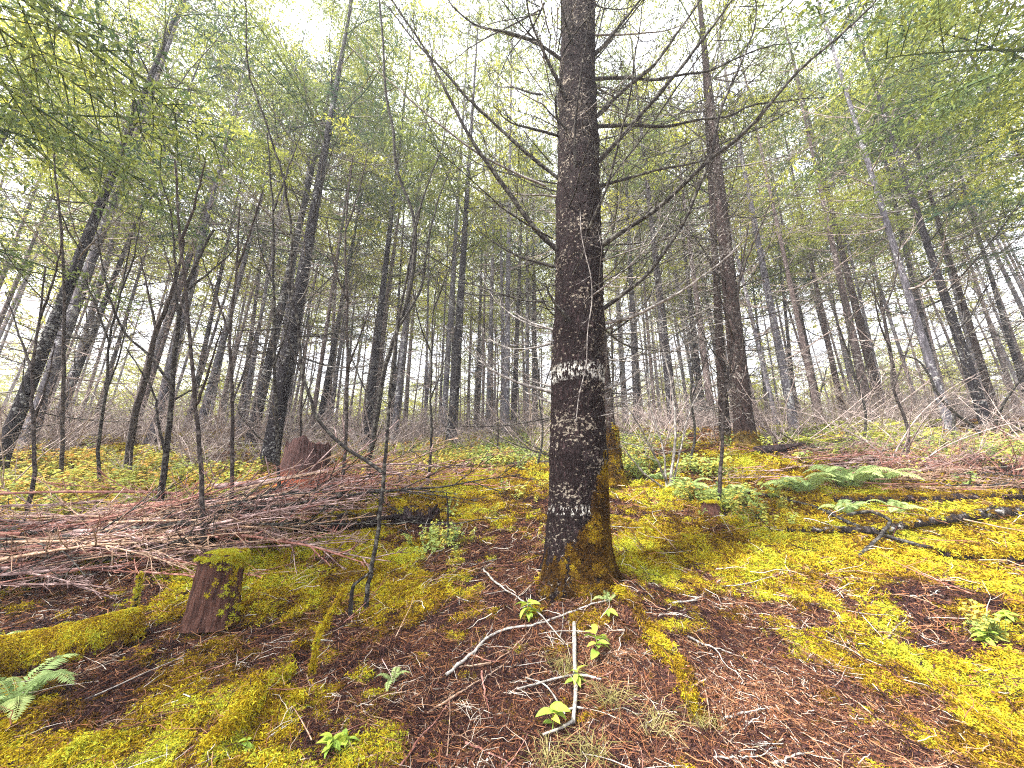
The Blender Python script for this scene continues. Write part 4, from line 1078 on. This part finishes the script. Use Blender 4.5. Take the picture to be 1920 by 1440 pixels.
# the white stick with cross spurs
g = ghit(1075, 1372); root = thing('white_stick', 'chalk-white straight stick with cross spurs standing out in the bottom centre', 'stick', tuple(g))
for pts, ds, rp, nm in (([(1077, 1178), (1078, 1250), (1080, 1310), (1075, 1368)], (2.30, 2.05), 8, 'stem'), ([(1080, 1276), (1045, 1283), (1000, 1296), (970, 1304)], (2.12, 2.1), 4, 'spur'), ([(1080, 1276), (1100, 1279), (1128, 1286)], (2.12, 2.1), 5, 'spur'),
                        ([(1075, 1366), (1050, 1380), (1018, 1392)], (2.05, 2.0), 5, 'spur'), ([(1078, 1340), (1060, 1342), (1052, 1330)], (2.08, 2.05), 4, 'spur'), ([(1078, 1338), (1096, 1342)], (2.08, 2.05), 4, 'spur'), ([(1060, 1352), (1020, 1295), (985, 1282)], (2.07, 2.1), 3, 'spur')):
    C = np.array([ghit(a, b) for a, b in pts]); C[:, 2] += .03; C = spline(C, 14); mb = MB(); tube(mb, C - g, rp * .5 * ds[0] / F * np.linspace(1, .75, 14) * (1 + RNG.normal(0, .06, 14)), 8, .5, True)
    part(nm, mb.mesh(nm, M_WHITE), root)
for lab, pts, rp, m_, nw in (
    ('pale lichen-covered twig with a small crossbar in the right moss', [(1652, 1213), (1680, 1185), (1712, 1152)], 6, M_WHITE, 3),
    ('curving whitish branch on dark soil between central tree and hollow', [(1290, 1200), (1330, 1217), (1393, 1237), (1453, 1263)], 5, M_WHITE, 5),
    ('forked pale twig just right of the big tree\'s right root', [(1262, 1135), (1310, 1127), (1332, 1106)], 5, M_WHITE, 2),
    ('grey curved twig above the dark hollow', [(1298, 1298), (1333, 1273), (1352, 1248)], 5, M_TAN, 1),
    ('pale flat stick right of the dark hollow', [(1353, 1357), (1400, 1345), (1440, 1334)], 6, M_WHITE, 2),
    ('white broken stick at the bottom edge right of centre', [(1450, 1445), (1490, 1425), (1532, 1416)], 6, M_WHITE, 1),
    ('thin pale branch nearly touching the white broken stick', [(1340, 1430), (1407, 1430), (1457, 1413)], 4, M_WHITE, 2),
    ('thin pale twig on the brown patch right of the central tree', [(1463, 1143), (1483, 1140), (1527, 1118)], 4, M_TAN, 4),
    ('long thin twig slanting through the right moss patch', [(1500, 1167), (1557, 1203), (1580, 1213), (1596, 1232)], 3.5, M_WHITE, 3),
    ('short white twig on bare soil at the far right', [(1708, 1123), (1740, 1122), (1764, 1111)], 4, M_WHITE, 1),
    ('reddish stick pointing at the viewer left of the white cross stick', [(903, 1266), (910, 1310), (918, 1355)], 6, M_RED, 0),
    ('brown stick at the bottom edge left of centre', [(874, 1402), (915, 1420), (965, 1445)], 6, M_RED, 1),
    ('long brown branch slanting up from the bottom edge left of centre', [(750, 1445), (780, 1400), (815, 1362), (850, 1312)], 5, M_RED, 3),
    ('brown branch slanting right above the long brown one', [(800, 1345), (870, 1300), (940, 1255), (985, 1205)], 5, M_TAN, 4),
    ('white-tipped tan stick in the bottom left of the bare soil', [(672, 1435), (700, 1425), (735, 1416)], 6, M_TAN, 0),
    ('thin white twig crossing soil near the lime-mossed stick', [(500, 1395), (540, 1365), (572, 1350)], 5, M_WHITE, 1),
    ('slim tan branch right of the right root, bottom right', [(1590, 1310), (1640, 1350), (1700, 1400)], 3, M_TAN, 2),
    ('pale long stick in the lower right moss', [(1825, 1325), (1870, 1345), (1905, 1368)], 5, M_WHITE, 0),
    ('thin stick in the bottom right corner', [(1880, 1400), (1905, 1418), (1935, 1440)], 4, M_WHITE, 0)):
    stick(lab, pts, rp, m_, .015, nw, 'fallen_twig' if rp < 5 else 'fallen_branch', .10)
stick('long thin dark curved branch arching over the brush toward the central tree', [(300, 997), (400, 983), (500, 967), (633, 975), (707, 987), (773, 1000), (840, 1003), (900, 993), (953, 990)], 7, M_BRANCH, .12, 6)
stick('thick grey branch along the top of the left brush pile, right end bent down', [(-20, 1095), (100, 1087), (200, 1055), (367, 1025), (467, 1003), (540, 990), (562, 1006)], 11, M_STICK, .12, 8)
stick('grey branch slanting down right across the right moss', [(1390, 930), (1440, 937), (1533, 962), (1613, 999), (1680, 1022), (1773, 1045), (1847, 1058), (1940, 1062)], 8, M_BRANCH, .06, 3, taper=.8)
stick('hooked branch curling round below the long grey trunk on the right', [(1573, 974), (1640, 984), (1667, 1000), (1657, 1023), (1607, 1052)], 8, M_BRANCH, .05, 0, lifts=[.03, .14, .16, .10, .02], taper=.8)
stick('thin pale branch resting over the long grey trunk near the right edge', [(1770, 985), (1850, 1005), (1940, 1025)], 4, M_TAN, .12, 1)

# ------------------------------------------------------------------ brush heaps: every branch by itself
def brush_proto(seed, L, r, mat, nw, curve):
    rg = np.random.default_rng(seed); mb = MB()
    P = bpath(L, 14, rg.uniform(0, .12), rg.uniform(-.15, .05), .05, rg); P[:, 1] += curve * (P[:, 0] / L) ** 2 * L
    tube(mb, P, r * np.linspace(1, .2, 14) * (1 + rg.normal(0, .06, 14)), 6, .5)
    side_twigs(mb, P, rg, nw, L * .40, r * .42, .1, (.25, .75), .12, 4, 3, flat=.16)
    return mb.mesh('brush_branch', mat)
BP = [brush_proto(700 + q, 1.9, U(.010, .019), (M_STICK, M_RED, M_STICK, M_TAN, M_BRANCH)[q % 5], 9 + q % 6, U(-.25, .25)) for q in range(15)]
def heap(n, pxs, pys, azr, label, group, lift, sc, mats=None, name='brush_branch'):
    for q in range(n):
        u = random.random(); px = pxs[0] + (pxs[1] - pxs[0]) * u; c = pys[0] + (pys[1] - pys[0]) * u
        g = ghit(px, c + random.uniform(-1, 1) * pys[2])
        o = bpy.data.objects.new(name, BP[random.choice(mats)] if mats else random.choice(BP)); COL.objects.link(o)
        az = random.uniform(*azr) + (math.pi if random.random() < .25 else 0)
        o.location = (g[0], g[1], gz(g[0], g[1]) + random.uniform(*lift)); s = random.uniform(*sc); o.scale = (s, s, s)
        sl_ = .036 * math.cos(az) + .15 * math.sin(az)
        o.rotation_euler = (random.uniform(0, 6.28) if random.random() < .3 else random.uniform(-.5, .5), -math.atan(sl_) + random.uniform(-.10, .10), az)
        props(o, label, 'branch', group)
heap(135, (-120, 440), (1120, 1000, 45), (-.35, .75), 'reddish-brown dead branch in the big brush pile on the left', 'dead branches of the left brush pile', (.04, .5), (.6, 1.4))
heap(12, (-60, 420), (1100, 1005, 30), (.0, .6), 'reddish-brown dead branch in the big brush pile on the left', 'dead branches of the left brush pile', (.25, .6), (1.5, 2.0))
heap(46, (600, 880), (925, 885, 28), (-.6, .7), 'pinkish dead branch in the small brush heap left of the central tree', 'dead branches of the middle brush heap', (.02, .22), (.35, .85), [1, 6, 11, 1, 3])
heap(120, (1430, 1980), (865, 900, 48), (-.5, .6), 'dead branch in the stick heap on the right below the ferns', 'dead branches of the right stick heap', (.02, .22), (.45, 1.1))
heap(14, (960, 1150), (870, 860, 12), (-.6, .7), 'grey dead branch lying behind the central tree', 'dead branches behind the central tree', (.05, .3), (.5, .9), [3, 8, 13])
REDB = bush(960, 16, 1.3).copy(); REDB.materials.clear(); REDB.materials.append(M_RED)
for px, py, sc_, lab in ((1700, 890, .55, 'tangled reddish bare shrub behind the pale ferns on the right'), (1800, 885, .75, 'tall tangle of reddish twigs left of the right edge, above the logs'), (1890, 895, .8, 'reddish bare shrub at the very right edge above the logs'), (700, 900, .35, 'low pinkish bare shrub in the middle brush heap')):
    g = ghit(px, py); o = single('bare_shrub', REDB, lab, 'shrub', None, None, (g[0], g[1], gz(g[0], g[1]) - .03)); o.scale = (sc_,) * 3; o.rotation_euler.z = px
# loose twigs over the floor
TWP = []
for q in range(10):
    rg = np.random.default_rng(1200 + q); mb = MB()
    P = bpath(.30, 8, 0, 0, .10, rg); tube(mb, P, .0032 * np.linspace(1, .35, 8), 5, .5)
    side_twigs(mb, P, rg, int(rg.integers(0, 5)), .09, .0014, .2, (.4, 1.0), .05, 1, 3, flat=.1)
    TWP.append(mb.mesh('fallen_twig', (M_WHITE, M_TAN, M_RED, M_STICK, M_WHITE)[q % 5]))
x, y, r = wedge_points(290, 1.8, 9, 1.25, .98)
for a, b, rr in zip(x, y, r):
    o = bpy.data.objects.new('fallen_twig', random.choice(TWP)); COL.objects.link(o)
    o.location = (a, b, gz(a, b) + random.uniform(.006, .03)); s = random.uniform(.5, 1.5) * min(2.2, max(.7, rr / 3.5)); o.scale = (s, s, s)
    nrm = Vector(gnormal(np.array([a]), np.array([b]))[0]); o.rotation_mode = 'QUATERNION'
    o.rotation_quaternion = nrm.to_track_quat('Z', 'Y') @ Quaternion((0, 0, 1), random.uniform(0, 6.28)) @ Quaternion((0, 1, 0), random.uniform(-.15, .05))
    w_ = 'left of the central tree' if a < .1 and b > 2.6 else 'right of the central tree' if a > 1. and b > 2.6 else 'behind the central tree' if b > 3.5 else 'in the foreground litter'
    props(o, 'thin dead twig lying loose on the ground ' + w_, 'twig', 'loose twigs ' + w_)

# ------------------------------------------------------------------ ferns and broad-leaved plants
def frond(seed, L=.55, pairs=24, arch=1.0, wid=.11, mat=None):
    rg = np.random.default_rng(seed); mb = MB()
    P = bpath(L, 12, arch, -arch * .55, .02, rg); tube(mb, P, .0035 * np.linspace(1, .3, 12), 4, .55)
    t = np.linspace(.12, 1, pairs); f = t * 11; i0 = np.minimum(f.astype(int), 10)
    p = P[i0] + (P[i0 + 1] - P[i0]) * (f - i0)[:, None]; d = unit(P[i0 + 1] - P[i0])
    s = np.tile([0, 1., 0], (pairs, 1)); up = unit(np.cross(d, s))
    ln = wid * np.sin(np.pi * (.08 + .92 * t) ** .75) ** .8 + .008
    for sg in (-1, 1):
        dd = unit(s * sg + d * .35 - up * .12 * np.sign(up[:, 2:3]) + rg.normal(0, .06, (pairs, 3)))
        leaves(mb, p, dd, up + rg.normal(0, .15, (pairs, 3)), ln, L / pairs * .95, .35 + .2 * t + rg.normal(0, .06, pairs), .15)
    return mb.mesh('frond', mat or M_FERN, False)
FR = [frond(q, .55, 26, U(1.0, 1.35), U(.09, .12)) for q in range(6)]
FRB = [frond(20 + q, .60, 15, U(.5, 1.0), .20, M_BRACKEN) for q in range(4)]
def fern(px, py, size, label, nf=11, meshes=None, group=None, azr=None, name='sword_fern'):
    g = ghit(px, py); root = thing(name, label, 'fern', (g[0], g[1], gz(g[0], g[1]) - .01), group)
    for q in range(nf):
        o = part('frond', random.choice(meshes or FR), root); az = 6.283 * q / nf + random.uniform(-.25, .25)
        if azr: az = random.uniform(*azr)
        s = size / .55 * random.uniform(.7, 1.1); o.rotation_euler = (random.uniform(-.3, .3), random.uniform(-.15, .25), az); o.scale = (s, s, s * (1.0 if meshes else 1.3))
for a in ((25, 1330, .36, 'sword fern with arching lit fronds at the lower left edge', 9), (-25, 1230, .34, 'sword fern cut off by the left edge beside the mossy log', 8),
          (1510, 928, .55, 'pale blue-green sword fern at the left end of the right stick heap', 12), (1595, 920, .68, 'arching sword fern in the middle of the right stick heap', 14), (1655, 912, .55, 'sword fern on the right of the stick-heap ferns', 10),
          (1290, 925, .45, 'bluish sword fern in the green patch right of the central tree', 10), (1365, 935, .4, 'small sword fern to the right in the green patch beyond the central tree', 9),
          (1235, 905, .4, 'small fern at the foot of the many-stemmed bare shrub', 8), (1590, 968, .36, 'low fern with flat pale fronds just above the long grey trunk', 7), (1680, 968, .38, 'low fern touching the moss-streaked log on the right', 7),
          (735, 1285, .16, 'tiny fern with two feathery sprigs on the soil, bottom left of centre', 4), (1140, 1130, .16, 'small fern sprig by the big tree\'s right foot', 4), (1905, 835, .5, 'yellow-green fern at the right edge behind the stick heap', 10),
          (445, 1115, .2, 'small fern tucked right behind the moss-capped stump', 5)):
    fern(*a)
for q in range(70):
    px = random.uniform(1440, 1740); fern(px, random.uniform(800, 845) - (px > 1560) * 8, random.uniform(.45, .75), 'yellowing bracken fern in the far patch on the right', 8, FRB, 'bracken ferns in the far patch on the right', None, 'bracken_fern')
for q in range(16):
    px = random.uniform(20, 420); fern(px, random.uniform(885, 965), random.uniform(.3, .5), 'green fern among the leafy undergrowth on the left', 8, FRB, 'ferns among the undergrowth on the left', None, 'bracken_fern')

def leaf_mesh(seed, L=.09, W=.042):
    rg = np.random.default_rng(seed); mb = MB(); n = 8; t = np.linspace(0, 1, n); hw = W * .5 * np.sin(np.pi * t ** .8) ** .75
    dz = -.25 * L * t ** 2 + .05 * L * np.sin(t * 3)
    V = []
    for k, sgn in enumerate((-1, 0, 1)):
        V.append(np.stack([t * L, sgn * hw, dz + (abs(sgn)) * hw * .35], -1))
    V = np.stack(V, 1).reshape(-1, 3); Q = []
    for i in range(n - 1):
        for k in range(2): Q.append([i * 3 + k, (i + 1) * 3 + k, (i + 1) * 3 + k + 1, i * 3 + k + 1])
    mb.add(V, Q, None, np.clip(rg.uniform(.45, .9) + 0 * V[:, 0], 0, 1)); return mb.mesh('leaf', M_LEAF)
LM = [leaf_mesh(q, .085, U(.030, .045)) for q in range(5)]
def plant(px, py, t, h, n, size, label, name='leafy_seedling', cat='plant'):
    g = ghit(px, py); root = thing(name, label, cat, (g[0], g[1], gz(g[0], g[1])))
    mb = MB(); top = np.array([random.uniform(-.02, .02), random.uniform(-.02, .02), h]); tube(mb, [[0, 0, 0], top * .5 + [.006, 0, 0], top], [.003, .0025, .0015], 5, .5)
    part('stem', mb.mesh('stem', M_LEAF), root)
    for q in range(int(n * 1.6)):
        o = part('leaf', random.choice(LM), root, tuple(top * random.uniform(.35, 1))); s = size * random.uniform(.6, 1.35)
        o.scale = (s, s, s); o.rotation_euler = (random.uniform(-.5, .5), random.uniform(-.5, .5), 2.4 * q + random.uniform(-.3, .3))
for a in ((992, 1168, 0, .13, 11, .95, 'lime-leaved seedling beside the whitish twigs left of the tree foot'), (1120, 1240, 0, .14, 8, 1.1, 'seedling with long narrow leaves right behind the white cross stick'),
          (1035, 1375, 0, .10, 8, .75, 'small seedling left of the lower end of the white cross stick'), (618, 1420, 0, .08, 12, .72, 'bright glossy broad-leaved seedling at the bottom edge'),
          (1142, 1160, 0, .06, 4, .7, 'yellow-leaved sprig just below the foot of the central tree'), (1085, 1290, 0, .07, 6, .8, 'low green plant partly behind the white cross stick'),
          (1850, 1215, 0, .10, 14, .7, 'bright lime broad-leaved clump near the right edge'), (1900, 1175, 0, .10, 12, .7, 'lime leafy clump above the bright one at the right edge'),
          (455, 1420, 0, .06, 5, .45, 'tiny yellow-leaved seedling by the mossy stick, bottom left'), (648, 1400, 0, .06, 6, .65, 'second glossy seedling to the right of the bright one at the bottom')):
    plant(*a)
# dry grass
def grass(px, py, label, n=60, L=.16):
    g = ghit(px, py); rg = np.random.default_rng(int(px)); mb = MB()
    for q in range(n):
        a = rg.uniform(0, 6.28); l = L * rg.uniform(.5, 1.3); e = rg.uniform(.3, 1.1); p = np.r_[rg.normal(0, .035, 2), 0]
        d = np.array([math.cos(a) * math.cos(e), math.sin(a) * math.cos(e), math.sin(e)]) * l
        tube(mb, [p, p + d * .5 + [0, 0, .01], p + d * [1.1, 1.1, .55]], [.0012, .0010, .0004], 3, rg.uniform(0, 1))
    o = single('grass_tuft', mb.mesh('grass_tuft', M_GRASS), label, 'grass', None, 'stuff', (g[0], g[1], gz(g[0], g[1])))
for px, py, lab in ((1110, 1425, 'dry grass tuft under the white cross stick at the bottom edge'), (1230, 1370, 'dry grass tuft left of the dark hollow'), (1145, 1320, 'grass tuft right of the white cross stick'), (1310, 1360, 'small grass tuft in front of the dark hollow'), (1030, 1440, 'grass tuft at the bottom edge left of the white cross stick'), (1060, 1260, 'dry grass tuft behind the white cross stick')):
    grass(px, py, lab)

# ------------------------------------------------------------------ air
hm = bpy.data.materials.new('haze'); hm.use_nodes = True
hn = hm.node_tree; hn.nodes.clear()
ho = hn.nodes.new('ShaderNodeOutputMaterial'); hv = hn.nodes.new('ShaderNodeVolumePrincipled')
hv.inputs['Color'].default_value = (.92, .93, .96, 1); hv.inputs['Density'].default_value = .0028; hv.inputs['Anisotropy'].default_value = .2
hn.links.new(hv.outputs[0], ho.inputs['Volume'])
mb = MB()
x0, x1, y0, y1, z0, z1 = -175, 175, -65, 205, float(Z.min()) - 2, float(Z.max()) + 24
V = [(a, b, c) for c in (z0, z1) for b in (y0, y1) for a in (x0, x1)]
mb.add(V, [[0, 2, 3, 1], [4, 5, 7, 6], [0, 1, 5, 4], [2, 6, 7, 3], [0, 4, 6, 2], [1, 3, 7, 5]])
USE_HAZE = True
if USE_HAZE:
    single('haze', mb.mesh('haze', hm, False), 'thin pale air between the far trees', None, None, 'stuff')
